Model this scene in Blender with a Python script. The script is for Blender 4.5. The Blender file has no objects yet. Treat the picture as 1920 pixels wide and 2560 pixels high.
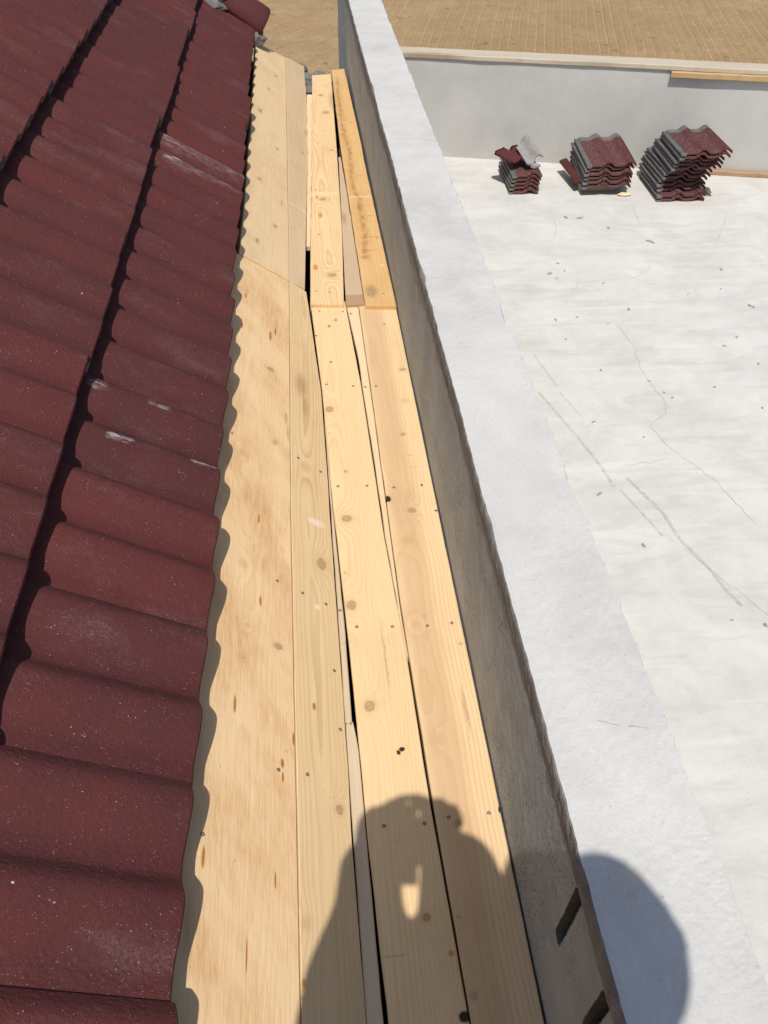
import bpy, bmesh, math, random
from mathutils import Vector, Matrix, Euler, noise as mn

# ------------------------------------------------------------------ camera, light, exposure
scene = bpy.context.scene
COL = scene.collection
CAM_H = 1.40                                   # lens height above the valley boards (metres)
cam_d = bpy.data.cameras.new('camera')
cam = bpy.data.objects.new('camera', cam_d)
COL.objects.link(cam)
cx = Vector((0.9956, -0.0934, 0.0068)); cy = Vector((0.0588, 0.6799, 0.7309)); cz = Vector((-0.0729, -0.7273, 0.6824))
CAMR = Matrix((cx, cy, cz)).transposed()
cam.matrix_world = Matrix.Translation((0, 0, CAM_H)) @ CAMR.to_4x4()
cam_d.sensor_fit = 'VERTICAL'
cam_d.sensor_height = 36.0
cam_d.sensor_width = 27.0
cam_d.lens = 36.0 * 2071.0 / 2560.0
cam_d.clip_start = 0.02
cam_d.clip_end = 5000
scene.camera = cam

SUN_RAY = Vector((0.081, 0.453, -0.888)).normalized()     # the way the sunlight travels
w = bpy.data.worlds.new('World'); scene.world = w; w.use_nodes = True
wn = w.node_tree; bg = wn.nodes['Background']
sky = wn.nodes.new('ShaderNodeTexSky'); sky.sky_type = 'NISHITA'; sky.sun_disc = False
sky.sun_elevation = math.asin(-SUN_RAY.z); sky.sun_rotation = math.radians(190)
sky.dust_density = 1.5
wn.links.new(sky.outputs[0], bg.inputs[0]); bg.inputs[1].default_value = 0.115
sl = bpy.data.lights.new('sun', 'SUN'); sl.energy = 4.0; sl.angle = math.radians(0.53); sl.color = (1.0, 0.955, 0.89)
so = bpy.data.objects.new('sun', sl); COL.objects.link(so)
so.rotation_euler = SUN_RAY.to_track_quat('-Z', 'Y').to_euler(); so.location = (-2, -8, 14)
vs = scene.view_settings
vs.view_transform = 'Standard'; vs.look = 'None'; vs.gamma = 1; vs.use_curve_mapping = False
vs.exposure = 0.14

scene.cycles.max_bounces = 6; scene.cycles.diffuse_bounces = 3; scene.cycles.glossy_bounces = 2
scene.cycles.caustics_reflective = False; scene.cycles.caustics_refractive = False
random.seed(7)

# ------------------------------------------------------------------ node helpers
class NB:
    def __init__(self, name):
        self.m = bpy.data.materials.new(name); self.m.use_nodes = True
        self.t = self.m.node_tree; self.n = self.t.nodes; self.l = self.t.links
        self.bsdf = self.n['Principled BSDF']
    def put(self, sock, v):
        if hasattr(v, 'is_output'): self.l.new(v, sock)
        elif v is not None:
            if isinstance(v, (tuple, list)) and sock.type == 'RGBA' and len(v) == 3: v = (*v, 1)
            sock.default_value = v
    def obj(self): return self.n.new('ShaderNodeTexCoord').outputs['Object']
    def rnd(self): return self.n.new('ShaderNodeObjectInfo').outputs['Random']
    def math(self, op, a, b=None, c=None, clamp=False):
        x = self.n.new('ShaderNodeMath'); x.operation = op; x.use_clamp = clamp
        self.put(x.inputs[0], a); self.put(x.inputs[1], b)
        if c is not None: self.put(x.inputs[2], c)
        return x.outputs[0]
    def vm(self, op, a, b=None, scale=None):
        x = self.n.new('ShaderNodeVectorMath'); x.operation = op
        self.put(x.inputs[0], a); self.put(x.inputs[1], b)
        if scale is not None: self.put(x.inputs['Scale'], scale)
        return x.outputs['Value'] if op in ('LENGTH', 'DOT_PRODUCT', 'DISTANCE') else x.outputs['Vector']
    def sep(self, v):
        x = self.n.new('ShaderNodeSeparateXYZ'); self.put(x.inputs[0], v); return x.outputs
    def comb(self, a=0.0, b=0.0, c=0.0):
        x = self.n.new('ShaderNodeCombineXYZ')
        self.put(x.inputs[0], a); self.put(x.inputs[1], b); self.put(x.inputs[2], c); return x.outputs[0]
    def noise(self, v, scale=1.0, detail=2.0, rough=0.5, dist=0.0, col=False):
        x = self.n.new('ShaderNodeTexNoise'); self.put(x.inputs['Vector'], v)
        x.inputs['Scale'].default_value = scale; x.inputs['Detail'].default_value = detail
        x.inputs['Roughness'].default_value = rough; x.inputs['Distortion'].default_value = dist
        return x.outputs['Color' if col else 'Fac']
    def vor(self, v, scale=1.0, feature='F1', out='Distance', rand=1.0):
        x = self.n.new('ShaderNodeTexVoronoi'); x.feature = feature; self.put(x.inputs['Vector'], v)
        x.inputs['Scale'].default_value = scale; x.inputs['Randomness'].default_value = rand
        return x.outputs[out]
    def mr(self, v, a, b, c=0.0, d=1.0, smooth=False):
        x = self.n.new('ShaderNodeMapRange'); x.interpolation_type = 'SMOOTHSTEP' if smooth else 'LINEAR'
        x.clamp = True
        for i, q in enumerate((v, a, b, c, d)): self.put(x.inputs[i], q)
        return x.outputs[0]
    def mix(self, f, a, b, mode='MIX'):
        x = self.n.new('ShaderNodeMix'); x.data_type = 'RGBA'; x.blend_type = mode
        self.put(x.inputs[0], f); self.put(x.inputs[6], a); self.put(x.inputs[7], b)
        return x.outputs[2]
    def seg(self, p, a, b):                       # distance to a segment
        a = Vector((*a, 0)) if len(a) == 2 else Vector(a); b = Vector((*b, 0)) if len(b) == 2 else Vector(b); d = b - a
        q = self.vm('SUBTRACT', p, tuple(a))
        t = self.math('MULTIPLY', self.vm('DOT_PRODUCT', q, tuple(d)), 1.0 / d.length_squared, clamp=True)
        return self.vm('LENGTH', self.vm('SUBTRACT', q, self.vm('SCALE', tuple(d), None, t)))
    def lines(self, p, polys, w):                 # 1 on the polylines, 0 away from them
        dist = None
        for pl in polys:
            for a, b in zip(pl, pl[1:]):
                # (each segment waits for the one before it, which keeps the shader stack small)
                pp = p if dist is None else self.vm('ADD', p, self.vm('SCALE', (1, 1, 0), None, self.math('MULTIPLY', dist, 1e-7)))
                s = self.seg(pp, a, b)
                dist = s if dist is None else self.math('MINIMUM', dist, s)
        return self.mr(dist, 0.25 * w, w, 1.0, 0.0)
    def done(self, color, rough=0.8, height=None, strength=1.0, dist=0.002, spec=0.3):
        b = self.bsdf
        self.put(b.inputs['Base Color'], color); self.put(b.inputs['Roughness'], rough)
        b.inputs['Specular IOR Level'].default_value = spec
        if height is not None:
            x = self.n.new('ShaderNodeBump'); x.inputs['Strength'].default_value = strength
            x.inputs['Distance'].default_value = dist
            self.put(x.inputs['Height'], height); self.l.new(x.outputs[0], b.inputs['Normal'])
        return self.m

def plain(name, col, rough=0.7, spec=0.3, var=0.15, scale=25, metal=0.0):
    b = NB(name); p = b.obj()
    n = b.noise(p, scale, 4, 0.6)
    c = b.mix(n, tuple(x * (1 - var) for x in col), tuple(min(1, x * (1 + var)) for x in col))
    b.bsdf.inputs['Metallic'].default_value = metal
    return b.done(c, rough, n, 0.4, 0.002, spec)

# ------------------------------------------------------------------ wood
KIND = {'halo': (0.50, 0.31, 0.15), 'rim': (0.19, 0.095, 0.045), 'k': (0.31, 0.185, 0.10), 'p': (0.46, 0.29, 0.15), 'r': (0.38, 0.125, 0.014), 'b': (0.29, 0.135, 0.055),
        'w': (0.78, 0.70, 0.58), 'o': (0.50, 0.20, 0.018), 'h': (0.035, 0.018, 0.012), 'g': (0.16, 0.17, 0.12),
        'l': (0.80, 0.64, 0.42), 's': (0.22, 0.14, 0.08)}
SOFT = {'k': 0.7, 'p': 1.0, 'r': 0.5, 'b': 1.1, 'w': 0.9, 'o': 0.25, 'h': 0.5, 'g': 0.35, 'l': 0.9, 's': 1.0}
STR = {'halo': 1.0, 'rim': 0.4, 'k': 0.82, 'p': 0.55, 'r': 0.9, 'b': 0.55, 'w': 0.5, 'o': 0.85, 'h': 1.0, 'g': 0.7, 'l': 0.25, 's': 0.6}
def wood(name, base=(0.66, 0.475, 0.27), ring=(0.50, 0.30, 0.13), alt=(0.55, 0.35, 0.18), x0=0.0, z0=0.05, spacing=0.006,
         wob=0.03, ringstr=0.55, altstr=0.5, spots=(), seed=0.0, saw=0.0, stain=0.0, heart=None, band=None, grey=0.0, trails=None):
    b = NB(name); P0 = b.obj(); p = b.vm('ADD', P0, (0, 0, seed * 3.7)); s = b.sep(P0); px, py = s[0], s[1]
    flat = b.comb(px, py, 0.0)
    wv = b.comb(0.0, py, seed)
    w1 = b.math('MULTIPLY', b.math('SUBTRACT', b.noise(wv, 1.1, 2), 0.5), wob * 2)
    w2 = b.math('MULTIPLY', b.math('SUBTRACT', b.noise(b.vm('ADD', wv, (5.1, 3.3, 9.7)), 0.9, 2), 0.5), wob * 2.6)
    xx = b.math('ADD', b.math('SUBTRACT', px, x0), w1)
    zz = b.math('ADD', w2, z0)
    r = b.math('SQRT', b.math('ADD', b.math('MULTIPLY', xx, xx), b.math('MULTIPLY', zz, zz)))
    fine = b.noise(b.vm('MULTIPLY', p, (40, 5, 40)), 1.0, 3, 0.55)
    r = b.math('ADD', r, b.math('MULTIPLY', b.math('SUBTRACT', fine, 0.5), spacing * 0.55))
    masks = {}; deep = None
    wobp = b.vm('ADD', flat, b.vm('SCALE', b.vm('SUBTRACT', b.noise(p, 55, 3, 0.65, col=True), (0.5, 0.5, 0.5)), None, 0.010))
    for kd, kx, ky, rx, ry in spots:
        src = wobp if kd in 'kbphsw' else flat
        d = b.vm('LENGTH', b.vm('MULTIPLY', b.vm('SUBTRACT', src, (kx, ky, 0)), (1 / rx, 1 / ry, 0)))
        so_ = SOFT[kd]
        if kd == 'k':
            halo = b.math('MULTIPLY', b.mr(d, 3.0, 0.9, 0.0, 1.0, True), 0.30)
            rim = b.math('MULTIPLY', b.mr(d, 0.62, 0.92, 0.0, 1.0, True), b.mr(d, 1.22, 0.95, 0.0, 1.0, True))
            masks['halo'] = halo if 'halo' not in masks else b.math('MAXIMUM', masks['halo'], halo)
            masks['rim'] = rim if 'rim' not in masks else b.math('MAXIMUM', masks['rim'], rim)
        mk = b.mr(d, 1 + so_ * 0.6, max(0.0, 1 - so_ * 0.6), 0.0, 1.0, True)
        masks[kd] = mk if kd not in masks else b.math('MAXIMUM', masks[kd], mk)
        if kd in 'kph' and rx > 0.004:            # the grain flows round a knot
            q = b.vm('LENGTH', b.vm('MULTIPLY', b.vm('SUBTRACT', flat, (kx, ky, 0)), (1 / (rx * 2.6), 1 / (ry * 5.0), 0)))
            g = b.math('MULTIPLY', b.math('POWER', 2.718, b.math('MULTIPLY', b.math('MULTIPLY', q, q), -1.6)), spacing * (3.0 if kd != 'p' else 1.3))
            deep = g if deep is None else b.math('ADD', deep, g)
    if deep is not None: r = b.math('ADD', r, deep)
    fr = b.math('FRACT', b.math('DIVIDE', r, spacing))
    late = b.math('MULTIPLY', b.math('POWER', fr, 2.6), b.mr(fr, 0.93, 1.0, 1.0, 0.0))
    amp = b.mr(b.noise(b.vm('MULTIPLY', p, (9, 1.2, 9)), 1.0, 2), 0.3, 0.75, 0.25, 1.0)
    late = b.math('MULTIPLY', b.math('MULTIPLY', late, amp), ringstr * 1.6, clamp=True)
    big = b.noise(b.vm('MULTIPLY', p, (14, 1.6, 14)), 1.0, 3, 0.55)
    col = b.mix(b.mr(big, 0.42, 0.75, 0.0, altstr), base, alt)
    if heart:
        hx, hw, hc, hs = heart
        hd = b.math('ABSOLUTE', b.math('SUBTRACT', b.math('ADD', px, b.math('MULTIPLY', w1, 0.6)), hx))
        col = b.mix(b.mr(hd, hw * 1.5, hw * 0.45, 0.0, hs, True), col, hc)
    col = b.mix(late, col, ring)
    fib = b.noise(b.vm('MULTIPLY', p, (420, 9, 420)), 1.0, 2, 0.6)
    col = b.mix(b.mr(fib, 0.35, 0.8, 0.0, 0.35), col, b.mix(0.5, col, ring, 'MULTIPLY'))
    if stain:
        st = b.noise(b.vm('MULTIPLY', b.vm('ADD', b.comb(px, b.math('ADD', py, b.math('MULTIPLY', px, 1.1)), 0.0), (seed, 2.0, 0.0)), (5.0, 4.5, 1)), 1.0, 4, 0.65)
        sp = b.noise(b.vm('MULTIPLY', p, (150, 20, 30)), 1.0, 4, 0.75)
        m_ = b.math('MULTIPLY', b.mr(st, 0.40, 0.66, 0.0, 1.0, True), b.mr(sp, 0.32, 0.68, 0.15, 1.0))
        col = b.mix(b.math('MULTIPLY', m_, stain), col, (0.50, 0.255, 0.10))
    if grey:
        gn = b.noise(b.vm('MULTIPLY', p, (20, 3, 20)), 1.0, 4, 0.65)
        col = b.mix(b.mr(gn, 0.3, 0.75, grey * 0.4, grey), col, (0.46, 0.36, 0.27))
    if trails:
        tw = b.vm('MULTIPLY', b.vm('ADD', flat, b.vm('SCALE', b.vm('SUBTRACT', b.noise(p, 38, 4, 0.7, col=True), (0.5, 0.5, 0.5)), None, 0.022)), (1, 1, 0))
        for pl, w_, tc, ts in trails:
            tm = b.math('MULTIPLY', b.lines(tw, [pl], w_), b.mr(b.noise(b.vm('MULTIPLY', p, (60, 26, 1)), 1.0, 4, 0.75), 0.36, 0.62))
            col = b.mix(b.math('MULTIPLY', tm, ts), col, tc)
    if band:                                       # damp or worn stretch across the board: y0, y1, colour, strength
        for (y0, y1, bc, bs) in band:
            bm_ = b.math('MULTIPLY', b.mr(py, y0 - 0.006, y0 + 0.004), b.mr(py, y1 - 0.004, y1 + 0.006, 1.0, 0.0))
            col = b.mix(b.math('MULTIPLY', bm_, bs), col, bc)
    kn = b.mr(b.noise(p, 140, 3, 0.7), 0.25, 0.75, 0.55, 1.0)
    for kd, mk in sorted(masks.items(), key=lambda q: ('halo', 'k', 'rim').index(q[0]) if q[0] in ('halo', 'k', 'rim') else 5):
        if kd in ('k', 'p', 'b', 'rim'): mk = b.math('MULTIPLY', mk, kn)
        col = b.mix(b.math('MULTIPLY', mk, STR[kd]), col, KIND[kd])
    gr_ = b.noise(b.vm('ADD', b.vm('MULTIPLY', p, (1, 0.6, 1)), (seed, 1, 2)), 7.0, 5, 0.7)
    col = b.mix(b.mr(gr_, 0.5, 0.72, 0.0, 0.32, True), col, b.mix(1.0, col, (0.76, 0.70, 0.64), 'MULTIPLY'))
    # tiny specks
    v = b.vor(b.vm('MULTIPLY', p, (1, 0.55, 1)), 85.0)
    vg = b.noise(p, 17, 1)
    spk = b.math('MULTIPLY', b.mr(v, 0.07, 0.13, 1.0, 0.0), b.mr(vg, 0.55, 0.7))
    col = b.mix(b.math('MULTIPLY', spk, 0.5), col, (0.22, 0.12, 0.06))
    hgt = b.math('MULTIPLY', fib, 0.5)                # (kept simple: a bump evaluates its height three times)
    if saw:
        hair = b.noise(b.vm('MULTIPLY', p, (230, 28, 60)), 1.0, 3, 0.7)
        hgt = b.math('ADD', hgt, b.math('MULTIPLY', hair, 1.5 * saw))
    return b.done(col, 0.62, hgt, 0.5, 0.0012, 0.25)

# ------------------------------------------------------------------ object helpers
def link(o, parent=None):
    COL.objects.link(o)
    if parent is not None: o.parent = parent
    return o
def meshobj(name, verts, faces, m, parent=None, smooth=False, loc=None, rot=None):
    me = bpy.data.meshes.new(name); me.from_pydata([tuple(v) for v in verts], [], faces); me.update()
    if m: me.materials.append(m)
    if smooth:
        for f in me.polygons: f.use_smooth = True
    o = bpy.data.objects.new(name, me)
    if loc is not None: o.location = loc
    if rot is not None: o.rotation_euler = rot
    return link(o, parent)
def bmobj(name, bm, m, parent=None, smooth=False, loc=None, rot=None):
    me = bpy.data.meshes.new(name); bmesh.ops.recalc_face_normals(bm, faces=bm.faces[:]); bm.to_mesh(me); bm.free()
    if m: me.materials.append(m)
    if smooth:
        for f in me.polygons: f.use_smooth = True
    o = bpy.data.objects.new(name, me)
    if loc is not None: o.location = loc
    if rot is not None: o.rotation_euler = rot
    return link(o, parent)
def empty(name, loc=(0, 0, 0), rot=(0, 0, 0)):
    o = bpy.data.objects.new(name, None); o.location = loc; o.rotation_euler = rot; o.empty_display_size = 0.1
    return link(o)
def tag(o, label, cat, group=None):
    o['label'] = label; o['category'] = cat; o['kind'] = 'thing'
    if group: o['group'] = group
    return o
def struct(o): o['kind'] = 'structure'; return o
def fn(x, y=0.0, z=0.0): return mn.noise(Vector((x, y, z)))       # -1..1
def lerp_pts(pts, y):                                             # x at y of a polyline [(x,y)...] sorted by y
    if y <= pts[0][1]:
        (xa, ya), (xb, yb) = pts[0], pts[1]
    elif y >= pts[-1][1]:
        (xa, ya), (xb, yb) = pts[-2], pts[-1]
    else:
        for (xa, ya), (xb, yb) in zip(pts, pts[1:]):
            if ya <= y <= yb: break
    if yb == ya: return xa
    return xa + (xb - xa) * (y - ya) / (yb - ya)
def boxbm(bm, lo, hi, mat4=None):
    vs_ = [bm.verts.new(((lo[0], hi[0])[i & 1], (lo[1], hi[1])[(i >> 1) & 1], (lo[2], hi[2])[(i >> 2) & 1])) for i in range(8)]
    for q in ((0, 2, 3, 1), (4, 5, 7, 6), (0, 1, 5, 4), (2, 6, 7, 3), (0, 4, 6, 2), (1, 3, 7, 5)):
        bm.faces.new([vs_[i] for i in q])
    if mat4 is not None:
        for v in vs_: v.co = mat4 @ v.co
def bevel_all(bm, w_, seg=2):
    bmesh.ops.bevel(bm, geom=bm.edges[:], offset=w_, segments=seg, affect='EDGES', profile=0.5)

# ------------------------------------------------------------------ concrete
def concrete(name, base, mott, warm, scale=1.0, cracks=None, streaks=None, rough=0.85, pit=0.0, bump=0.6, axes=None, patchy=0.5, lines=None, specks=0.35, swirl=0.0):
    b = NB(name); P = b.obj()
    p = P if axes is None else None
    if axes == 'YZ':
        s = b.sep(P); flat = b.comb(s[1], s[2], 0.0); p = P
    else:
        s = b.sep(P); flat = b.comb(s[0], s[1], 0.0); p = P
    n1 = b.noise(p, 2.3 * scale, 5, 0.62, 0.4); n2 = b.noise(b.vm('ADD', p, (3, 7, 1)), 9 * scale, 5, 0.65)
    n3 = b.noise(p, 130 * scale, 3, 0.7)
    col = b.mix(b.mr(n1, 0.33, 0.7, 0.0, patchy), base, mott)
    col = b.mix(b.mr(n2, 0.45, 0.8, 0.0, patchy * 0.9), col, warm)
    if swirl:
        sv = b.noise(b.vm('MULTIPLY', p, (1.2, 5.0, 1.0)), 2.0, 4, 0.6, 0.8)
        col = b.mix(b.mr(sv, 0.5, 0.66, 0.0, swirl, True), col, mott)
        sv2 = b.noise(b.vm('MULTIPLY', b.vm('ADD', p, (9, 2, 4)), (0.7, 7.0, 1.0)), 2.0, 4, 0.6, 0.5)
        col = b.mix(b.mr(sv2, 0.54, 0.7, 0.0, swirl * 0.8, True), col, tuple(min(1, x * 1.12) for x in base))
    col = b.mix(b.mr(n3, 0.3, 0.75, 0.0, 0.3), col, b.mix(1.0, col, (0.72, 0.71, 0.69), 'MULTIPLY'))
    if specks:
        vd = b.vor(p, 60 * scale); vn = b.noise(p, 11 * scale, 2)
        sp = b.math('MULTIPLY', b.mr(vd, 0.08, 0.16, 1.0, 0.0), b.mr(vn, 0.52, 0.66))
        col = b.mix(b.math('MULTIPLY', sp, specks), col, (0.2, 0.18, 0.15))
    h = b.math('ADD', b.math('MULTIPLY', n3, 0.4), b.math('MULTIPLY', n2, 0.9))
    if pit:
        pv = b.vor(b.vm('MULTIPLY', p, (1, 0.6, 1)), 120 * scale); pn = b.noise(p, 6, 2)
        pm = b.math('MULTIPLY', b.mr(pv, 0.12, 0.3, 1.0, 0.0), b.mr(pn, 0.4, 0.6))
        h = b.math('SUBTRACT', h, b.math('MULTIPLY', pm, pit))
        col = b.mix(b.math('MULTIPLY', pm, 0.35), col, b.mix(1.0, col, (0.5, 0.48, 0.45), 'MULTIPLY'))
    wig = b.vm('ADD', flat, b.vm('SCALE', b.vm('SUBTRACT', b.noise(flat, 9, 3, 0.65, col=True), (0.5, 0.5, 0.5)), None, 0.05))
    wig = b.vm('MULTIPLY', wig, (1, 1, 0))
    if cracks:
        ck = b.math('MULTIPLY', b.lines(wig, cracks[0], cracks[1]), b.mr(b.noise(p, 12, 2), 0.3, 0.55, 0.25, 1.0))
        col = b.mix(b.math('MULTIPLY', ck, 0.6), col, (0.16, 0.14, 0.115))
    if streaks:
        wig2 = b.vm('MULTIPLY', b.vm('ADD', flat, b.vm('SCALE', b.vm('SUBTRACT', b.noise(flat, 40, 2, 0.6, col=True), (0.5, 0.5, 0.5)), None, 0.012)), (1, 1, 0))
        for polys, w_, cc, st in streaks:
            sk = b.math('MULTIPLY', b.lines(wig2, polys, w_), b.mr(b.noise(p, 30, 3, 0.7), 0.3, 0.65, 0.15, 1.0))
            col = b.mix(b.math('MULTIPLY', sk, st), col, cc)
    return b.done(col, rough, h, bump, 0.003, 0.2)

M = {}
M['wall_side'] = concrete('render_wall', (0.385, 0.408, 0.405), (0.285, 0.30, 0.295), (0.45, 0.472, 0.47), 1.7, axes='YZ', pit=1.4, bump=1.0, patchy=0.9,
    cracks=([[(1.835, .103), (1.675, .108), (1.515, .124), (1.35, .121), (1.2, .107), (1.09, .135), (.8855, .146), (.8157, .139), (.729, .13)],
             [(.851, .358), (.882, .226), (.901, .132)], [(.724, .138), (.749, .05)], [(2.0, .10), (3.6, .13)]], 0.0022))
M['wall_top'] = concrete('wall_top_concrete', (0.535, 0.525, 0.495), (0.43, 0.42, 0.395), (0.55, 0.54, 0.505), 1.6, bump=0.7, patchy=0.9, specks=0.45,
    cracks=([[(.352, .609), (.382, .600)], [(.40, .5955), (.431, .5885)], [(.30, 2.9), (.45, 2.86)], [(.30, 1.9), (.38, 1.88)], [(.29, 4.1), (.45, 4.05)]], 0.0014),
    streaks=[([[(.335, .395), (.352, .393)]], 0.011, (0.55, 0.47, 0.36), 0.8), ([[(.33, .372), (.334, .371)]], 0.006, (0.4, 0.37, 0.3), 0.6),
             ([[(.36, 3.45), (.375, 3.44)]], 0.03, (0.5, 0.42, 0.34), 0.4)])
M['band'] = concrete('rough_mortar', (0.25, 0.245, 0.225), (0.16, 0.155, 0.14), (0.36, 0.355, 0.335), 4.0, axes='YZ', pit=1.6, bump=1.0, patchy=1.0)
olive = (0.27, 0.25, 0.16)
M['floor'] = concrete('roof_slab_concrete', (0.57, 0.556, 0.517), (0.43, 0.418, 0.385), (0.59, 0.56, 0.49), 1.5, bump=0.7, patchy=0.75, specks=0.8, swirl=0.42,
    streaks=[([[(1.0697, 3.2271), (1.1599, 2.8824), (1.2067, 2.6731), (1.2264, 2.5334)], [(1.2468, 2.502), (1.2905, 2.361), (1.33, 2.2227)]], 0.010, olive, 0.6),
             ([[(1.2989, 2.5723), (1.3755, 2.3536), (1.3942, 2.191), (1.4469, 2.0362), (1.471, 1.9163), (1.495, 1.8466)]], 0.011, olive, 0.7),
             ([[(1.1216, 3.552), (1.1678, 3.2778)], [(1.1701, 3.2187), (1.2206, 3.0269)]], 0.009, olive, 0.5),
             ([[(1.20, 2.05), (1.27, 1.72)], [(1.26, 2.12), (1.30, 1.80)]], 0.03, (0.55, 0.53, 0.47), 0.5)])
M['far_wall'] = concrete('grey_render', (0.485, 0.472, 0.44), (0.40, 0.388, 0.358), (0.51, 0.495, 0.46), 0.7, bump=0.3, patchy=0.8, specks=0.12)
M['outer_wall'] = concrete('outer_render', (0.46, 0.46, 0.46), (0.4, 0.4, 0.41), (0.5, 0.5, 0.49), 0.5, bump=0.3)
M['dark'] = plain('membrane_loft_shade', (0.022, 0.02, 0.02), 0.85, 0.1)  # near-black colour also paints in the loft's darkness behind the gaps
M['mortar'] = concrete('mortar', (0.17, 0.165, 0.155), (0.09, 0.088, 0.085), (0.24, 0.225, 0.20), 5.0, bump=0.9)
M['slot'] = plain('slot_shade', (0.11, 0.105, 0.09), 0.95, 0.1, 0.5, 45)  # dark colour standing in for shade in the wall slots
M['crumb'] = plain('stone_crumb', (0.30, 0.285, 0.25), 0.9, 0.15, 0.35, 60)
M['weathered'] = wood('weathered_timber', (0.50, 0.445, 0.335), (0.31, 0.26, 0.18), (0.38, 0.335, 0.25), spots=[('s', -0.05, 1.6, 0.05, 0.25), ('s', -0.02, 3.1, 0.05, 0.2), ('k', -0.06, 2.0, 0.02, 0.03), ('s', 0.0, 0.5, 0.03, 0.2)], seed=31, ringstr=0.5, grey=0.4, saw=0.6)
M['honey'] = wood('honey_timber', (0.48, 0.32, 0.16), (0.34, 0.20, 0.08), (0.38, 0.26, 0.14), seed=37, ringstr=0.4)
M['rusty'] = wood('rusty_timber', (0.36, 0.20, 0.08), (0.2, 0.10, 0.04), (0.26, 0.14, 0.07), seed=41, ringstr=0.5, grey=0.4)
M['rafter'] = wood('rafter_timber', (0.42, 0.30, 0.17), (0.3, 0.18, 0.08), (0.34, 0.22, 0.12), seed=43)

# ------------------------------------------------------------------ roof tile material
def tile_mat(name='red_concrete_tile', lock=True, chalk=None):
    b = NB(name); P = b.obj(); rn = b.rnd(); s = b.sep(P)
    p = b.vm('ADD', P, b.comb(b.math('MULTIPLY', rn, 37.0), b.math('MULTIPLY', rn, 11.0), rn))
    red = b.mix(b.mr(b.noise(p, 6, 4, 0.6), 0.3, 0.75), (0.096, 0.0245, 0.0225), (0.073, 0.023, 0.0225))
    red = b.mix(b.math('MULTIPLY', rn, 0.55), red, (0.112, 0.027, 0.023))
    red = b.mix(b.mr(b.math('FRACT', b.math('MULTIPLY', rn, 7.3)), 0.55, 1.0, 0.0, 0.5), red, (0.066, 0.022, 0.022))
    gr = b.noise(p, 420, 3, 0.7)
    red = b.mix(b.mr(gr, 0.35, 0.7, 0.0, 0.5), red, b.mix(1.0, red, (0.6, 0.6, 0.6), 'MULTIPLY'))
    dust = b.noise(b.vm('MULTIPLY', p, (9, 3.5, 3)), 1.0, 5, 0.7)
    dn = b.noise(p, 240, 3, 0.8)
    dm = b.math('MULTIPLY', b.mr(dust, 0.5, 0.72, 0.0, 1.0, True), b.mr(dn, 0.38, 0.72))
    col = b.mix(b.math('MULTIPLY', dm, 0.24), red, (0.30, 0.235, 0.225))
    for sc, thr, dens, st in ((260, 0.14, (0.48, 0.66), 0.4), (110, 0.075, (0.49, 0.64), 0.7), (30, 0.04, (0.49, 0.60), 0.9)):
        v = b.vor(b.vm('MULTIPLY', b.vm('ADD', p, (sc, 0, 0)), (1, 0.75, 0.6)), sc)
        g = b.noise(b.vm('ADD', p, (0, sc, 0)), sc * 0.22, 2)
        fm = b.math('MULTIPLY', b.mr(v, thr * 0.7, thr * 1.35, 1.0, 0.0), b.mr(g, dens[0], dens[1]))
        col = b.mix(b.math('MULTIPLY', fm, st), col, (0.52, 0.49, 0.45))
    # uncoated head strip and side lock are bare grey concrete
    wob = b.math('MULTIPLY', b.math('SUBTRACT', b.noise(p, 30, 3), 0.5), 0.025)
    bare = b.math('MAXIMUM', b.mr(b.math('ADD', s[1], wob), 0.352, 0.366), b.mr(b.math('ADD', s[0], b.math('MULTIPLY', wob, 0.5)), 0.034, 0.026))
    under = b.mr(b.sep(b.n.new('ShaderNodeNewGeometry').outputs['True Normal'])[2], -0.2, -0.5)
    bare = b.math('MAXIMUM', bare, under) if lock else 0.0
    grey = b.mix(b.noise(p, 25, 4, 0.7), (0.05, 0.045, 0.042), (0.215, 0.203, 0.19))
    col = b.mix(bare, col, grey)
    if chalk:
        fl_ = b.comb(b.math('ADD', s[0], b.math('MULTIPLY', b.math('SUBTRACT', b.noise(P, 22, 4, 0.7), 0.5), 0.04)), s[1], 0.0)
        for (pl, w_, st) in chalk:
            cm = b.math('MULTIPLY', b.lines(fl_, [pl], w_), b.mr(b.noise(b.vm('MULTIPLY', P, (160, 30, 30)), 1.0, 4, 0.8), 0.44, 0.66))
            col = b.mix(b.math('MULTIPLY', cm, st), col, (0.50, 0.46, 0.43))
    h = b.math('ADD', b.math('MULTIPLY', gr, 0.6), b.math('MULTIPLY', b.noise(b.vm('MULTIPLY', p, (1, 0.7, 1)), 170, 2, 0.6), 1.3))
    return b.done(col, 0.8, h, 0.75, 0.002, 0.18)
M['tile'] = tile_mat(); M['verge'] = tile_mat('red_verge_tile', False)
M['dusty'] = tile_mat('dusty_red_tile', True, [([(0.06, 0.36), (0.08, 0.0)], 0.10, 0.16), ([(0.21, 0.36), (0.22, 0.0)], 0.10, 0.16)])
M['chalk1'] = tile_mat('red_tile_scraped', True, [([(0.13, 0.28), (0.15, 0.24)], 0.012, 0.8), ([(0.14, 0.25), (0.165, 0.05)], 0.05, 0.3), ([(0.29, 0.31), (0.30, 0.28)], 0.010, 0.7), ([(0.28, 0.28), (0.295, 0.02)], 0.05, 0.28)])
M['chalk2'] = tile_mat('red_tile_splashed', True, [([(0.14, 0.24), (0.15, 0.20)], 0.012, 0.95), ([(0.16, 0.06), (0.165, 0.02)], 0.012, 0.95), ([(0.29, 0.30), (0.292, 0.28)], 0.014, 0.6), ([(0.30, 0.17), (0.302, 0.14)], 0.014, 0.5)])
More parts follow.
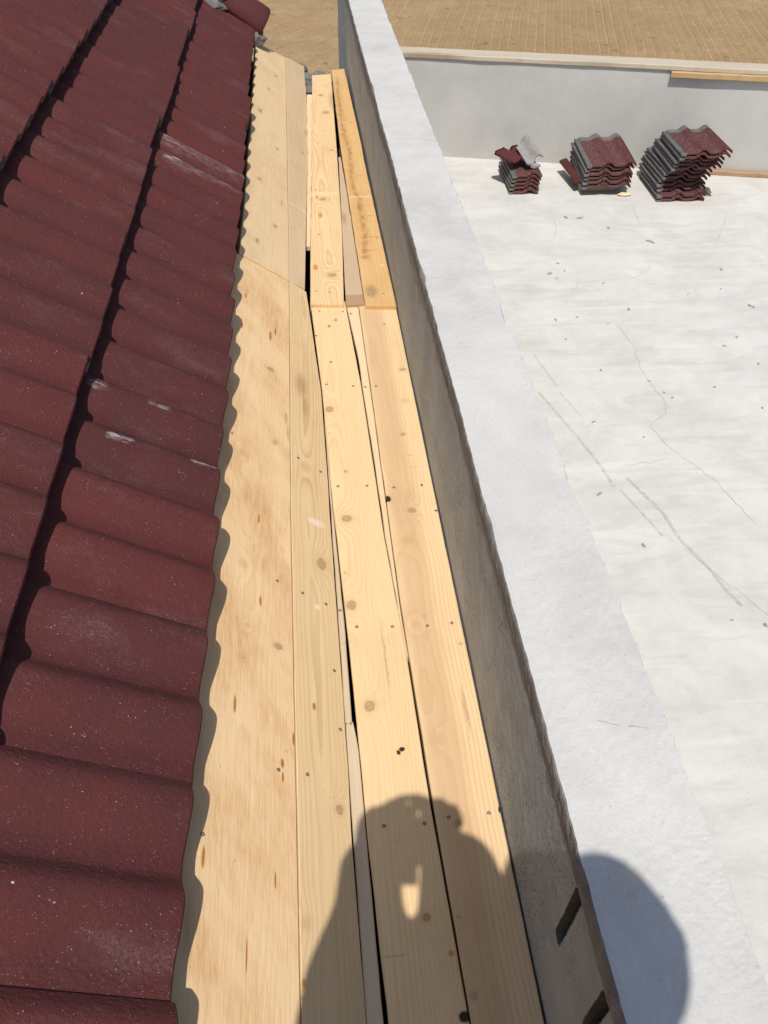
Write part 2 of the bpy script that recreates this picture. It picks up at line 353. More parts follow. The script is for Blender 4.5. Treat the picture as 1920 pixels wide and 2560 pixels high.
def broken_mat():
    b = NB('broken_concrete'); P = b.obj()
    n = b.noise(P, 30, 5, 0.7)
    c = b.mix(n, (0.16, 0.15, 0.145), (0.36, 0.345, 0.335))
    c = b.mix(b.mr(b.noise(P, 9, 3), 0.55, 0.68, 0.0, 0.4), c, (0.22, 0.12, 0.11))
    return b.done(c, 0.85, b.noise(P, 90, 4, 0.7), 0.9, 0.003, 0.2)
M['broken'] = broken_mat()

# ------------------------------------------------------------------ ground: ploughed field
GZ = -4.4
def soil(name, ang, sp, head=False):
    b = NB(name); P = b.obj(); s = b.sep(P)
    ca, sa = math.cos(ang), math.sin(ang)
    across = b.math('ADD', b.math('MULTIPLY', s[0], ca), b.math('MULTIPLY', s[1], -sa))
    along = b.math('ADD', b.math('MULTIPLY', s[0], sa), b.math('MULTIPLY', s[1], ca))
    wv = b.math('ADD', across, b.math('MULTIPLY', b.math('SUBTRACT', b.noise(b.comb(across, b.math('MULTIPLY', along, 0.2), 0.0), 1.2, 2), 0.5), 0.22 if not head else 0.6))
    v = b.comb(b.math('MULTIPLY', wv, 1.0), b.math('MULTIPLY', along, 0.09), 0.0)
    cl = b.noise(P, 5, 5, 0.75); cl2 = b.noise(P, 19, 4, 0.7)
    lg = b.noise(P, 0.35, 3, 0.6); cm_ = b.noise(P, 1.7, 4, 0.7)
    col = b.mix(b.mr(cm_, 0.35, 0.68), (0.325, 0.22, 0.11), (0.42, 0.30, 0.165))
    col = b.mix(b.mr(lg, 0.4, 0.65, 0.0, 0.6), col, (0.30, 0.195, 0.095))
    sp = sp * 0.5
    rf = b.math('FRACT', b.math('DIVIDE', b.math('ADD', across, b.math('ADD', b.math('MULTIPLY', b.math('SUBTRACT', cl, 0.5), 0.07), b.math('MULTIPLY', b.math('SUBTRACT', b.noise(P, 0.25, 2), 0.5), 0.16 if not head else 0.8))), sp))
    rid = b.noise(b.comb(b.math('FLOOR', b.math('DIVIDE', across, sp)), b.math('MULTIPLY', along, 0.12), 0.0), 0.73, 1)
    ln_ = b.math('MULTIPLY', b.mr(rf, 0.40, 0.47), b.mr(rf, 0.56, 0.50, 0.0, 1.0))
    dk_ = b.math('MULTIPLY', b.mr(rf, 0.53, 0.57), b.mr(rf, 0.70, 0.62, 0.0, 1.0))
    col = b.mix(b.math('MULTIPLY', ln_, b.math('MULTIPLY', b.mr(rid, 0.3, 0.65, 0.3, 1.0), b.mr(cl2, 0.35, 0.6, 0.2 if not head else 0.0, 0.9 if not head else 0.55))), col, (0.60, 0.46, 0.29))
    col = b.mix(b.math('MULTIPLY', dk_, b.math('MULTIPLY', b.mr(rid, 0.35, 0.6, 0.3, 0.85), b.mr(cl2, 0.35, 0.6, 0.2 if not head else 0.0, 0.9 if not head else 0.55))), col, (0.19, 0.125, 0.055))
    col = b.mix(b.mr(cl, 0.35, 0.7, 0.0, 0.5), col, (0.29, 0.175, 0.08))
    col = b.mix(b.mr(cl2, 0.5, 0.75, 0.0, 0.5), col, (0.50, 0.36, 0.21))
    vd = b.vor(P, 3.4); col = b.mix(b.math('MULTIPLY', b.mr(vd, 0.10, 0.2, 1.0, 0.0), b.mr(cl2, 0.45, 0.62)), col, (0.17, 0.115, 0.05))
    vg = b.vor(b.vm('ADD', P, (13, 5, 0)), 1.1); col = b.mix(b.math('MULTIPLY', b.mr(vg, 0.05, 0.12, 1.0, 0.0), 0.7), col, (0.12, 0.14, 0.04))
    h = b.math('ADD', cl2, b.math('MULTIPLY', cl, 1.6))
    return b.done(col, 0.95, h, 0.8, 0.06, 0.1)
ANG = math.radians(14.0)
M['soil'] = soil('furrowed_soil', ANG, 0.46)
M['headland'] = soil('headland_soil', math.radians(33), 0.5, True)
big = struct(meshobj('ground', [(-1500, -1500, GZ - 0.12), (1500, -1500, GZ - 0.12), (1500, 1500, GZ - 0.12), (-1500, 1500, GZ - 0.12)], [(0, 1, 2, 3)], M['soil']))
def furrows(name, ang, a0, a1, l0, l1, m, sp, amp, step, cut):
    # ridged sheet: a = metres across the rows, l = metres along them
    na = int((a1 - a0) / 0.0766); vs_, fs = [], []
    nl = int((l1 - l0) / step) + 1
    ca, sa = math.cos(ang), math.sin(ang)
    for j in range(nl):
        l = l0 + j * step
        for i in range(na):
            a = a0 + (a1 - a0) * i / (na - 1)
            k = a / sp
            fr_ = k - math.floor(k)
            ph = abs(fr_ - 0.5) * 2
            rowh = 0.75 + 0.25 * fn(math.floor(k) * 3.7, 1.0)
            z = amp * rowh * (ph ** 1.6) + 0.02 * fn(a * 2.3, l * 0.6, 2) + 0.018 * fn(a * 7, l * 2.7, 5)
            if fr_ > 0.46 and fr_ < 0.60: z -= amp * 0.5
            vs_.append((a * ca + l * sa, -a * sa + l * ca, GZ + z))
    for j in range(nl - 1):
        for i in range(na - 1):
            q = j * na + i
            c = vs_[q]
            if cut(c[0], c[1]): fs.append((q, q + 1, q + na + 1, q + na))
    return struct(meshobj(name, vs_, fs, m, smooth=False))
furrows('field', ANG, -4.5, 16, 9, 46, M['soil'], 0.46, 0.035, 0.42, lambda x, y: x > 1.75)
furrows('headland', math.radians(33), -20, -8, 9, 40, M['headland'], 0.62, 0.045, 0.42, lambda x, y: x <= 1.75)

# ------------------------------------------------------------------ the flat concrete roof and its far parapet
A = Vector((1.0486, 6.326, 0)); D = Vector((3.3544 - 1.0486, 5.7669 - 6.326, 0)).normalized(); NB_ = Vector((D.y, -D.x, 0))   # NB_: towards the camera
def farp(t, off=0.0, z=0.0):
    q = A + D * t - NB_ * (-off); return (q.x, q.y, z)
FZ = -0.90
bm = bmesh.new()
pts = [(0.40, -3.0), (9.0, -3.0), farp(8.2, -0.05)[:2], farp(-0.66, -0.05)[:2]]
top = [bm.verts.new((x, y, FZ)) for x, y in pts]; bot = [bm.verts.new((x, y, FZ - 0.2)) for x, y in pts]
bm.faces.new(top)
for i in range(4): bm.faces.new((top[i], top[(i + 1) % 4], bot[(i + 1) % 4], bot[i]))
slab = struct(bmobj('flat_roof', bm, M['floor']))
CRACKS = [[(2.0948, 4.5924), (2.0074, 4.4178), (1.7817, 4.2358)],
    [(1.6316, 3.8324), (1.6584, 3.5962), (1.627, 3.424), (1.6315, 3.2588), (1.6514, 3.0827), (1.6145, 2.9936), (1.5403, 2.9549), (1.5151, 2.9128),
     (1.5714, 2.7058), (1.6195, 2.6377), (1.6687, 2.5254), (1.7023, 2.3617), (1.743, 2.2078)],
    [(1.3297, 2.249), (1.4164, 2.1002), (1.4847, 1.9498), (1.5303, 1.8883), (1.5691, 1.7962), (1.72, 1.6)],
    [(1.2948, 2.6577), (1.4306, 2.6618), (1.5352, 2.6928)], [(2.2027, 5.365), (2.1829, 5.1789), (2.151, 4.9853)],
    [(2.7987, 5.1678), (2.6695, 4.9272), (2.495, 4.6421)], [(1.5786, 4.3938), (1.5206, 4.2293), (1.4006, 4.0522)],
    [(1.6287, 5.1857), (1.6049, 5.0282), (1.5375, 4.8476)]]
crackm = plain('crack_shadow', (0.40, 0.375, 0.325), 0.95, 0.05, 0.4, 90)
for ci, pl in enumerate(CRACKS):                            # hairline cracks: thin wandering ribbons, broken here and there
    pts = []
    for (xa, ya), (xb, yb) in zip(pl, pl[1:]):
        n = max(2, int(math.hypot(xb - xa, yb - ya) / 0.012))
        for i in range(n):
            t = i / n; x = xa + (xb - xa) * t; y = ya + (yb - ya) * t
            pts.append((x + 0.010 * fn(x * 19, y * 19, ci) + 0.006 * fn(x * 70, y * 70, ci + 5), y + 0.010 * fn(x * 21, y * 21, ci + 9) + 0.006 * fn(x * 66, y * 66, ci + 2)))
    vs_, fs = [], []
    for i, (x, y) in enumerate(pts):
        x2, y2 = pts[min(i + 1, len(pts) - 1)]; x1, y1 = pts[max(i - 1, 0)]
        d = Vector((x2 - x1, y2 - y1)).normalized(); wd = max(0.0, 0.0012 + 0.0016 * fn(x * 9, y * 9, 3)) * min(1, i / 6, (len(pts) - 1 - i) / 6)
        vs_ += [(x - d.y * wd, y + d.x * wd, FZ + 0.0012), (x + d.y * wd, y - d.x * wd, FZ + 0.0012)]
    fs = [(2 * i, 2 * i + 1, 2 * i + 3, 2 * i + 2) for i in range(len(pts) - 1)]
    meshobj('crack', vs_, fs, crackm, slab)
bm = bmesh.new()                                            # the building below the flat roof
pts = [(0.42, -2.95), (8.9, -2.95), farp(8.1, -0.18)[:2], farp(-0.62, -0.18)[:2]]
top = [bm.verts.new((x, y, FZ - 0.203)) for x, y in pts]; bot = [bm.verts.new((x, y, GZ - 0.3)) for x, y in pts]
bm.faces.new(top)
for i in range(4): bm.faces.new((top[i], top[(i + 1) % 4], bot[(i + 1) % 4], bot[i]))
tag(bmobj('building_block', bm, M['outer_wall']), 'plain rendered storey carrying the flat concrete roof', 'building')

# far parapet: rendered face with slight unevenness
def strip_wall(name, t0, t1, z0, z1, thick, m, label, front=0.0, amp=0.006, parent=None):
    nt = 90; nz = 16; vs_, fs = [], []
    for k in range(nz + 1):
        for i in range(nt + 1):
            t = t0 + (t1 - t0) * i / nt; z = z0 + (z1 - z0) * k / nz
            vs_.append(farp(t, front + amp * fn(t * 2.1, z * 3.0, 4), z))
    for k in range(nz):
        for i in range(nt):
            q = k * (nt + 1) + i; fs.append((q, q + 1, q + nt + 2, q + nt + 1))
    n0 = len(vs_)
    for t, z in ((t0, z0), (t1, z0), (t1, z1), (t0, z1)): vs_.append(farp(t, front - thick, z))
    a, b_, c, d = 0, nt, nz * (nt + 1) + nt, nz * (nt + 1)
    fs += [(n0 + 1, n0, n0 + 3, n0 + 2), [d] + list(range(d + 1, c)) + [c, n0 + 2, n0 + 3], [b_, n0 + 1, n0 + 2, c], [n0, a, d, n0 + 3]]
    return meshobj(name, vs_, fs, m, parent)
fw = empty('parapet_wall', farp(0, 0, FZ)); tag(fw, 'smooth grey rendered parapet wall behind the tile stacks', 'parapet')
r1 = strip_wall('render_face', -0.625, 8.0, FZ - 0.02, -0.236, 0.18, M['far_wall'], None, 0.0)
r1.parent = fw; r1.matrix_parent_inverse = fw.matrix_world.inverted() if False else Matrix.Translation(-Vector(fw.location))
def plank_far(name, t0, t1, z0, z1, f0, f1, m, label, cat='plank', seedv=0):
    n = 60; bm = bmesh.new(); rows = []
    for i in range(n + 1):
        t = t0 + (t1 - t0) * i / n
        dz = 0.006 * fn(t * 0.7, seedv, 1) + 0.0025 * fn(t * 9, seedv); df = 0.006 * fn(t * 0.8, seedv + 7, 2) + 0.002 * fn(t * 14, seedv)
        c = 0.004
        prof = [(f1, z0), (f1, z1), (f0 - c, z1), (f0, z1 - c), (f0, z0 + c), (f0 - c, z0)]
        rows.append([bm.verts.new(farp(t, f + df, z + dz)) for f, z in prof])
    for a, b_ in zip(rows, rows[1:]):
        for k in range(6): bm.faces.new((a[k], a[(k + 1) % 6], b_[(k + 1) % 6], b_[k]))
    bm.faces.new(rows[0]); bm.faces.new(rows[-1])
    # local frame along the plank so that the grain runs with it
    o = bmobj(name, bm, m)
    R = Matrix((( -NB_.x, D.x, 0), (-NB_.y, D.y, 0), (0, 0, 1))).to_4x4()
    T = Matrix.Translation(farp(t0, f0, z0)) @ R
    o.data.transform(T.inverted()); o.matrix_world = T
    return tag(o, label, cat)
plank_far('coping_plank', -0.605, 7.9, -0.236, -0.204, 0.014, -0.140, M['weathered'], 'long pale weathered plank capping the far parapet wall', seedv=3)
plank_far('coping_plank', 1.53, 7.8, -0.276, -0.2385, 0.036, 0.0070, M['honey'], 'honey coloured batten fixed under the capping plank at right', 'batten', seedv=9)
plank_far('floor_plank', 1.92, 7.0, FZ + 0.002, FZ + 0.034, 0.05, 0.008, M['rusty'], 'stained brown batten on the floor along the foot of the far wall', 'batten', seedv=15)

# ------------------------------------------------------------------ near parapet wall
WX0, WX1, WZ = 0.288, 0.4535, 0.413
def slot_depth(y, z):
    d = 0.0
    for (ya, za, yb, zb, hw, dp) in ((0.4000, 0.352, 0.4130, 0.188, 0.0095, 0.045), (0.2838, 0.352, 0.2915, 0.215, 0.0095, 0.040)):
        a = Vector((ya, za)); b_ = Vector((yb, zb)); q = Vector((y, z)); ab = b_ - a
        t = max(0, min(1, (q - a).dot(ab) / ab.length_squared)); dist = (q - a - ab * t).length
        e_ = hw + 0.0012 * fn(z * 60, 3.0)
        if dist < e_: d = max(d, dp * min(1, (e_ - dist) / 0.002))
    return d
ys = []
y = -2.2
while y < 6.27:
    ys.append(y); y += 0.0020 if 0.26 < y < 0.44 else (0.011 if -0.1 < y < 2.6 else (0.02 if y > 2.5 else 0.05))
ys.append(6.27)
zs = [-0.30, -0.12, -0.04] + [0.0 + 0.0045 * i for i in range(1, 79)]
parapet = empty('parapet_wall', (WX0, 2.0, FZ)); tag(parapet, 'long low concrete wall running between the timber valley and the flat roof', 'parapet')
def wallpiece(name, rows_fn, ncol, m):
    vs_, fs = [], []
    for yv in ys: vs_ += rows_fn(yv)
    for j in range(len(ys) - 1):
        for i in range(ncol - 1):
            q = j * ncol + i; fs.append((q, q + 1, q + ncol + 1, q + ncol))
    o = meshobj(name, vs_, fs, m, parapet)
    o.matrix_parent_inverse = Matrix.Translation(-Vector(parapet.location))
    return o
def ledge(yv):          # how far the rough mortar edge stands out
    return 0.0055 + 0.0035 * fn(yv * 4, 1.7) + 0.0028 * fn(yv * 23, 3.1) + 0.0018 * fn(yv * 80, 2.2)
def face_row(yv):
    out = []
    for z in zs:
        x = WX0 + 0.0022 * fn(yv * 3, z * 7, 1) + 0.0007 * fn(yv * 40, z * 40, 2) + slot_depth(yv, z)
        x += 0.002 * max(0.0, fn(yv * 1.3, z * 3.5 + 2.0, 6))
        out.append((x, yv, z))
    zc = 0.3602 + 0.006 * fn(yv * 3, 8.8) + 0.004 * fn(yv * 21, 4.1)
    out.append((WX0 + 0.001, yv, zc))
    return out
wf = wallpiece('render_face', face_row, len(zs) + 1, M['wall_side'])
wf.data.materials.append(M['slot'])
for f in wf.data.polygons:                                  # the shade inside the two chased slots is painted as a dark colour
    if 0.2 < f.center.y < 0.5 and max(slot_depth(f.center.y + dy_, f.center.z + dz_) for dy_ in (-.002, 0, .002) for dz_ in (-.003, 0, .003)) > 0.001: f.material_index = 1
def edge_pts(yv):
    e_ = ledge(yv)
    ch = max(0.0, fn(yv * 6.5, 12.0) - 0.2) * 0.012 + max(0.0, fn(yv * 27, 14.0)) * 0.003            # chipped places
    return e_, ch
def band_row(yv):
    e_, ch = edge_pts(yv); zc = 0.3602 + 0.006 * fn(yv * 3, 8.8) + 0.004 * fn(yv * 21, 4.1)
    out = [(WX0 + 0.004, yv, zc - 0.0005), (WX0 - e_ * 0.45, yv, zc + 0.002 + 0.002 * fn(yv * 60, 1)), (WX0 - e_ * 0.7, yv, 0.375 + 0.002 * fn(yv * 40, 6))]
    out.append((WX0 - e_ * 0.95 + 0.002 * fn(yv * 50, 5.5), yv, 0.388 + 0.002 * fn(yv * 33, 9)))
    out.append((WX0 - e_ * 1.0 + 0.0015 * fn(yv * 70, 7), yv, 0.400 + 0.002 * fn(yv * 44, 2)))
    out.append((WX0 - e_ * 0.9 + ch * 0.5, yv, WZ - 0.004 - ch * 0.5))
    out.append((WX0 - e_ * 0.5 + ch, yv, WZ - 0.0008 - ch * 0.3))
    return out
wallpiece('mortar_edge', band_row, 7, M['band'])
NTOP = 26
def top_row(yv):
    e_, ch = edge_pts(yv); out = []
    x0 = WX0 - e_ * 0.5 + ch
    rw = 0.004 * fn(yv * 2.3, 21) + 0.0022 * fn(yv * 14, 22) + 0.0022 * fn(yv * 48, 23)
    rc = max(0.0, fn(yv * 5.0, 31.0) - 0.1) * 0.014 + max(0.0, fn(yv * 21, 33)) * 0.005
    x1 = WX1 + rw - rc * 0.8
    for i in range(NTOP):
        t = i / (NTOP - 1); x = x0 + (x1 - x0) * t
        z = WZ + 0.0016 * fn(x * 22, yv * 7, 3) + 0.0008 * fn(x * 120, yv * 90, 4)
        if i == 0: z = WZ - 0.0008 - ch * 0.3
        ed = (x1 - x)
        if ed < 0.03: z -= rc * 0.45 * (1 - ed / 0.03) ** 0.5 + 0.001 * abs(fn(x * 150, yv * 120))
        out.append((x, yv, z))
    zr = out[-1][2]
    out += [(x1 + 0.002, yv, zr - 0.004), (WX1 + 0.003 + rw * 0.5, yv, zr - 0.012 - rc), (WX1, yv, 0.36), (WX1, yv, 0.0), (WX1, yv, -0.5), (WX1, yv, FZ - 0.05)]
    return out
wallpiece('top_course', top_row, NTOP + 6, M['wall_top'])
bm = bmesh.new()
for z0_, z1_, x0_ in ((GZ - 0.2, -0.295, WX0 + 0.001),):
    boxbm(bm, (x0_, -2.2, z0_), (0.418, 6.268, z1_))
o = bmobj('lower_wall', bm, M['outer_wall'], parapet); o.matrix_parent_inverse = Matrix.Translation(-Vector(parapet.location))
o = meshobj('wall_end', [(WX0, 6.2695, -0.31), (WX1, 6.2695, -0.31), (WX1, 6.2695, WZ - 0.003), (WX0, 6.2695, WZ - 0.003)], [(0, 1, 2, 3)], M['outer_wall'], parapet)
o.matrix_parent_inverse = Matrix.Translation(-Vector(parapet.location))

# ------------------------------------------------------------------ the house under the tiled roof: closed, dark loft
house = empty('house_wall', (-1.0, 1.6, GZ)); tag(house, 'masonry house walls below the tiled roof and timber valley', 'house')
bm = bmesh.new(); boxbm(bm, (-3.6, -2.2, GZ - 0.2), (0.284, 5.18, -0.42))
o = bmobj('storey', bm, M['outer_wall'], house); o.matrix_parent_inverse = Matrix.Translation(-Vector(house.location))
bm = bmesh.new(); boxbm(bm, (-3.55, -2.15, -0.4195), (0.2835, 5.0, -0.40))
o = bmobj('loft_floor', bm, M['dark'], house); o.matrix_parent_inverse = Matrix.Translation(-Vector(house.location))

QS = math.radians(34); PX0, PY0 = 0.0184, 0.0       # sloped boards hinge at x = 0.0184, z = 0
RP = math.radians(39); EX, EZ = -0.235, 0.213       # eave line of the tiles (nose underside)
U = Vector((-math.cos(RP), 0, math.sin(RP))); NR = Vector((math.sin(RP), 0, math.cos(RP)))
RU = 2.56                                           # slope length to the ridge
ridge = Vector((EX, 0, EZ)) + U * RU
def gable(name, y0, y1):
    pf = [(-3.55, -0.43), (0.2838, -0.43), (0.2838, -0.045), (0.02, -0.045), (EX - 0.02, 0.09), (EX - 0.10, 0.16),
          (ridge.x, ridge.z - 0.14), (-3.55, ridge.z - 0.14 + (-3.55 - ridge.x) * 0.81)]
    vs_ = [(x, y0, z) for x, z in pf] + [(x, y1, z) for x, z in pf]; n = len(pf)
    fs = [tuple(range(n))[::-1], tuple(range(n, 2 * n))] + [(i, (i + 1) % n, n + (i + 1) % n, n + i) for i in range(n)]
    o = meshobj(name, vs_, fs, M['mortar'], house); o.matrix_parent_inverse = Matrix.Translation(-Vector(house.location)); return o
gable('gable_wall', 4.98, 5.12); gable('gable_wall', -2.2, -2.06)

# ------------------------------------------------------------------ roof tiles
TW, TL = 0.333, 0.42
SYM = [False]
def tprof(x):
    z = 0.0
    if SYM[0]:
        for c in (0.145, 0.290):
            d = abs(x - c) / 0.048
            if d < 1: z = max(z, 0.027 * (0.5 + 0.5 * math.cos(math.pi * d)) ** 0.8)
    for c in (() if SYM[0] else (0.150, 0.300)):
        d = (c - x) / 0.080 if x < c else (x - c) / 0.042
        if d < 1: z = max(z, 0.022 * (0.5 + 0.5 * math.cos(math.pi * d)) ** 0.66)
    if x < 0.034: z = -0.011 if x < 0.026 else -0.011 + 0.011 * (x - 0.026) / 0.008
    if 0.006 < x < 0.012 or 0.018 < x < 0.023: z += 0.004
    return z
def tile_mesh(name, w0=0.0, w1=TW, length=TL, jag=0.0, seed=0, nx=None, y_hi_fn=None, y_lo_fn=None):
    xs = sorted(set([0, .006, .009, .012, .018, .0205, .023, .026, .03, .034, .06, .09] + [0.066, 0.075, 0.085, 0.098, 0.11, 0.12, 0.13, 0.138, 0.145, 0.15, 0.156, 0.163, 0.17, 0.178, 0.185, 0.189, 0.2, 0.215, 0.225, 0.235, 0.248, 0.26, 0.27, 0.28, 0.288, 0.295, 0.3, 0.306, 0.313, 0.32, 0.327]))
    xs = [x for x in xs if w0 < x < w1]; xs = [w0] + xs + [w1]
    T = 0.0145
    vs_, fs = [], []; rows = []
    def yy(x, y):
        lo = y_lo_fn(x) if y_lo_fn else 0.0; hi = y_hi_fn(x) if y_hi_fn else length
        return lo + (hi - lo) * y / length
    ring = []
    prof_y = [(0.010, -T - 0.004, 1), (0.0015, -T - 0.002, 1), (0.0, -0.006, 0), (0.0035, -0.0012, 0), (0.012, 0.0, 0), (0.10, 0.0, 0), (0.24, 0.0, 0), (length - 0.004, 0.0, 0), (length, -0.003, 0), (length, -T, 1), (0.24, -T, 1), (0.03, -T, 1)]
    for (y, dz, und) in prof_y:
        row = []
        for i, x in enumerate(xs):
            xx = x
            if jag and (i == len(xs) - 1): xx += jag * fn(y * 30, seed, 3)
            h = tprof(x)
            if und: h *= 0.92
            row.append(len(vs_)); vs_.append((xx, yy(x, y), h + dz))
        rows.append(row)
    n = len(rows)
    for k in range(n):
        a, b_ = rows[k], rows[(k + 1) % n]
        for i in range(len(xs) - 1): fs.append((a[i], a[i + 1], b_[i + 1], b_[i]))
    fs.append([r_[0] for r_ in rows]); fs.append([r_[-1] for r_ in rows][::-1])
    me = bpy.data.meshes.new(name); me.from_pydata(vs_, [], fs)
    bm = bmesh.new(); bm.from_mesh(me); bmesh.ops.recalc_face_normals(bm, faces=bm.faces[:])
    for f in bm.faces: f.smooth = True
    for e_ in bm.edges:
        if len(e_.link_faces) == 2 and e_.calc_face_angle(0) > 0.7: e_.smooth = False
    bm.to_mesh(me); bm.free()
    me.materials.append(M['tile'])
    return me
TILE = tile_mesh('roof_tile')
roof = empty('tiled_roof', (EX, 2.0, EZ)); tag(roof, 'sloping roof of dark red double roll concrete tiles', 'roof')
RINV = Matrix.Translation(-Vector(roof.location))
TILT = math.asin(0.060 / TL)
base3 = Matrix((Vector((0, 1, 0)), U, NR)).transposed()
Y0T, Y1T = -1.77, 5.13
for k in range(8):
    for i in range(23):
        y0 = Y0T + 0.3 * i
        if y0 > 5.0: continue
        jy = random.gauss(0, 0.0012); ju = random.gauss(0, 0.0045); jr = random.gauss(0, 0.006); jt = random.gauss(0, 0.0035)
        sel = (k == 1 and abs(y0 - 2.73) < 0.02)
        if k == 0 and 1.4 < y0 < 1.6: ju -= 0.008
        if k == 1 and y0 > 2.9: jy += 0.009
        if sel: jt -= 0.03; ju += 0.012; jr -= 0.01
        loc = Vector((EX, 0, EZ)) + U * (k * 0.322 + ju) + Vector((0, y0 + jy, 0)) + NR * 0.021
        # nose lifted above the head so that each course laps the one below
        R = base3.to_4x4() @ Matrix.Rotation(jr, 4, 'Z') @ Matrix.Rotation(-TILT + jt, 4, 'X')
        o = bpy.data.objects.new('roof_tile', TILE); o.matrix_world = RINV @ Matrix.Translation(loc) @ R
        link(o); o.parent = roof
        if k == 0 and (abs(y0 - 2.73) < .02 or abs(y0 - 1.23) < .02):
            o.data = TILE.copy(); o.data.materials.clear(); o.data.materials.append(M['chalk1' if y0 > 2 else 'chalk2'])
            o['label'] = 'tile with pale scrape marks' if y0 > 2 else 'tile with pale mortar splashes'
# underlay, battens and the back slope keep the loft dark
def roofbox(name, u0, u1, n0, n1, y0, y1, m):
    bm = bmesh.new(); boxbm(bm, (y0, u0, n0), (y1, u1, n1))
    o = bmobj(name, bm, m); o.matrix_world = RINV @ Matrix.Translation((EX, 0, EZ)) @ base3.to_4x4(); o.parent = roof
    return o
roofbox('underlay', 0.10, RU, -0.105, -0.10, -1.9, 5.12, M['dark'])
for k in range(8): roofbox('batten', 0.345 + k * 0.322, 0.385 + k * 0.322, -0.098, -0.064, -1.8, 5.1, M['rafter'])
roofbox('batten', 0.06, 0.10, -0.098, -0.064, -1.8, 5.1, M['rafter'])
vs_ = [(ridge.x, -1.9, ridge.z), (ridge.x, 5.12, ridge.z), (-3.6, 5.12, ridge.z + (-3.6 - ridge.x) * 0.81), (-3.6, -1.9, ridge.z + (-3.6 - ridge.x) * 0.81), (-3.6, 5.12, -0.43), (-3.6, -1.9, -0.43)]
meshobj('back_slope', [RINV @ Vector(v) for v in vs_], [(0, 1, 2, 3), (3, 2, 4, 5)], M['dark'], roof)
# half round verge tiles over the far gable edge
def verge_mesh():
    vs_, fs = [], []; nA = 14; R0, R1 = 0.125, 0.100; L_ = 0.46; th = 0.016
    prof = [(0.0, 0.0), (0.006, 0.006), (0.0, 0.0)]
    rows = []
    for (t, rr) in ((0.0, R0 - th), (0.0, R0 - 0.004), (0.006, R0), (0.03, R0), (L_, R1), (L_, R1 - th)):
        row = []
        for i in range(nA + 1):
            a = math.radians(-12 + 204 * i / nA); rad = rr
            row.append(len(vs_)); vs_.append((math.cos(a) * rad, t, math.sin(a) * rad * 0.80))
        rows.append(row)
    for k in range(len(rows)):
        a, b_ = rows[k], rows[(k + 1) % len(rows)]
        for i in range(nA): fs.append((a[i], a[i + 1], b_[i + 1], b_[i]))
    fs.append([r_[0] for r_ in rows]); fs.append([r_[-1] for r_ in rows][::-1])
    me = bpy.data.meshes.new('verge_tile'); me.from_pydata(vs_, [], fs)
    bm = bmesh.new(); bm.from_mesh(me); bmesh.ops.recalc_face_normals(bm, faces=bm.faces[:]); bm.to_mesh(me); bm.free()
    for f in me.polygons: f.use_smooth = True
    me.materials.append(M['verge']); return me
VERGE = verge_mesh()
for k in range(6):
    loc = Vector((EX, 0, EZ)) + U * (-0.03 + 0.4 * k) + Vector((0, 5.22 + random.gauss(0, 0.006), 0)) + NR * 0.045
    o = bpy.data.objects.new('verge_tile', VERGE)
    o.matrix_world = RINV @ Matrix.Translation(loc) @ base3.to_4x4() @ Matrix.Rotation(random.gauss(0.0, 0.015), 4, 'Z') @ Matrix.Rotation(-0.05, 4, 'X')
    link(o); o.parent = roof
# mortar bed below the verge
def lump(name, loc, size, m, seed, parent=None, sub=3, amp=0.35):
    bm = bmesh.new(); bmesh.ops.create_icosphere(bm, subdivisions=sub, radius=1.0)
    for v in bm.verts:
        d = v.co.normalized(); f = 1 + amp * fn(d.x * 1.4 + seed, d.y * 1.4, d.z * 1.4) + amp * 0.5 * fn(d.x * 4 + seed, d.y * 4, d.z * 4)
        v.co = Vector((d.x * size[0], d.y * size[1], d.z * size[2])) * f
    return bmobj(name, bm, m, parent, loc=loc)
for k in range(9):
    q = Vector((EX, 0, EZ)) + U * (0.04 + 0.26 * k) + Vector((0, 5.13, 0)) + NR * -0.035
    o = lump('mortar_bed', RINV @ q, (0.15, 0.055, 0.055), M['mortar'], k * 3.1, roof, 3, 0.5)

# ------------------------------------------------------------------ timber valley
S1S = [('k',-0.1717,2.0046,0.0089,0.0082),('b',-0.1581,1.6806,0.0060,0.0114),('p',-0.2449,1.5842,0.0135,0.0156),('r',-0.2611,2.3448,0.0031,0.0140),('r',-0.2674,2.1600,0.0029,0.0151),('r',-0.1744,2.1826,0.0039,0.0259),('r',-0.1573,2.2241,0.0032,0.0240),('r',-0.2765,1.6412,0.0037,0.0054),('b',-0.1247,1.8071,0.0043,0.0258),('b',-0.1190,1.7400,0.0035,0.0296),('p',-0.2326,1.2213,0.0107,0.0112),('p',-0.2181,1.0607,0.0071,0.0069),('k',-0.1480,1.0335,0.0079,0.0069),('b',-0.2235,0.9798,0.0029,0.0032),('r',-0.1982,1.3755,0.0023,0.0150),('r',-0.1900,1.1342,0.0027,0.0136),('r',-0.2370,0.8712,0.0027,0.0182),('r',-0.1169,0.8330,0.0024,0.0134),('r',-0.1403,0.7779,0.0033,0.0090),('b',-0.1321,0.8030,0.0038,0.0023),('r',-0.1395,0.7509,0.0023,0.0097),('r',-0.2786,0.5847,0.0027,0.0175),('r',-0.1538,0.5699,0.0017,0.0137),('r',-0.2011,0.4538,0.0015,0.0246),('b',-0.2518,0.5488,0.0008,0.0203),('b',-0.2248,0.5881,0.0016,0.0022)]
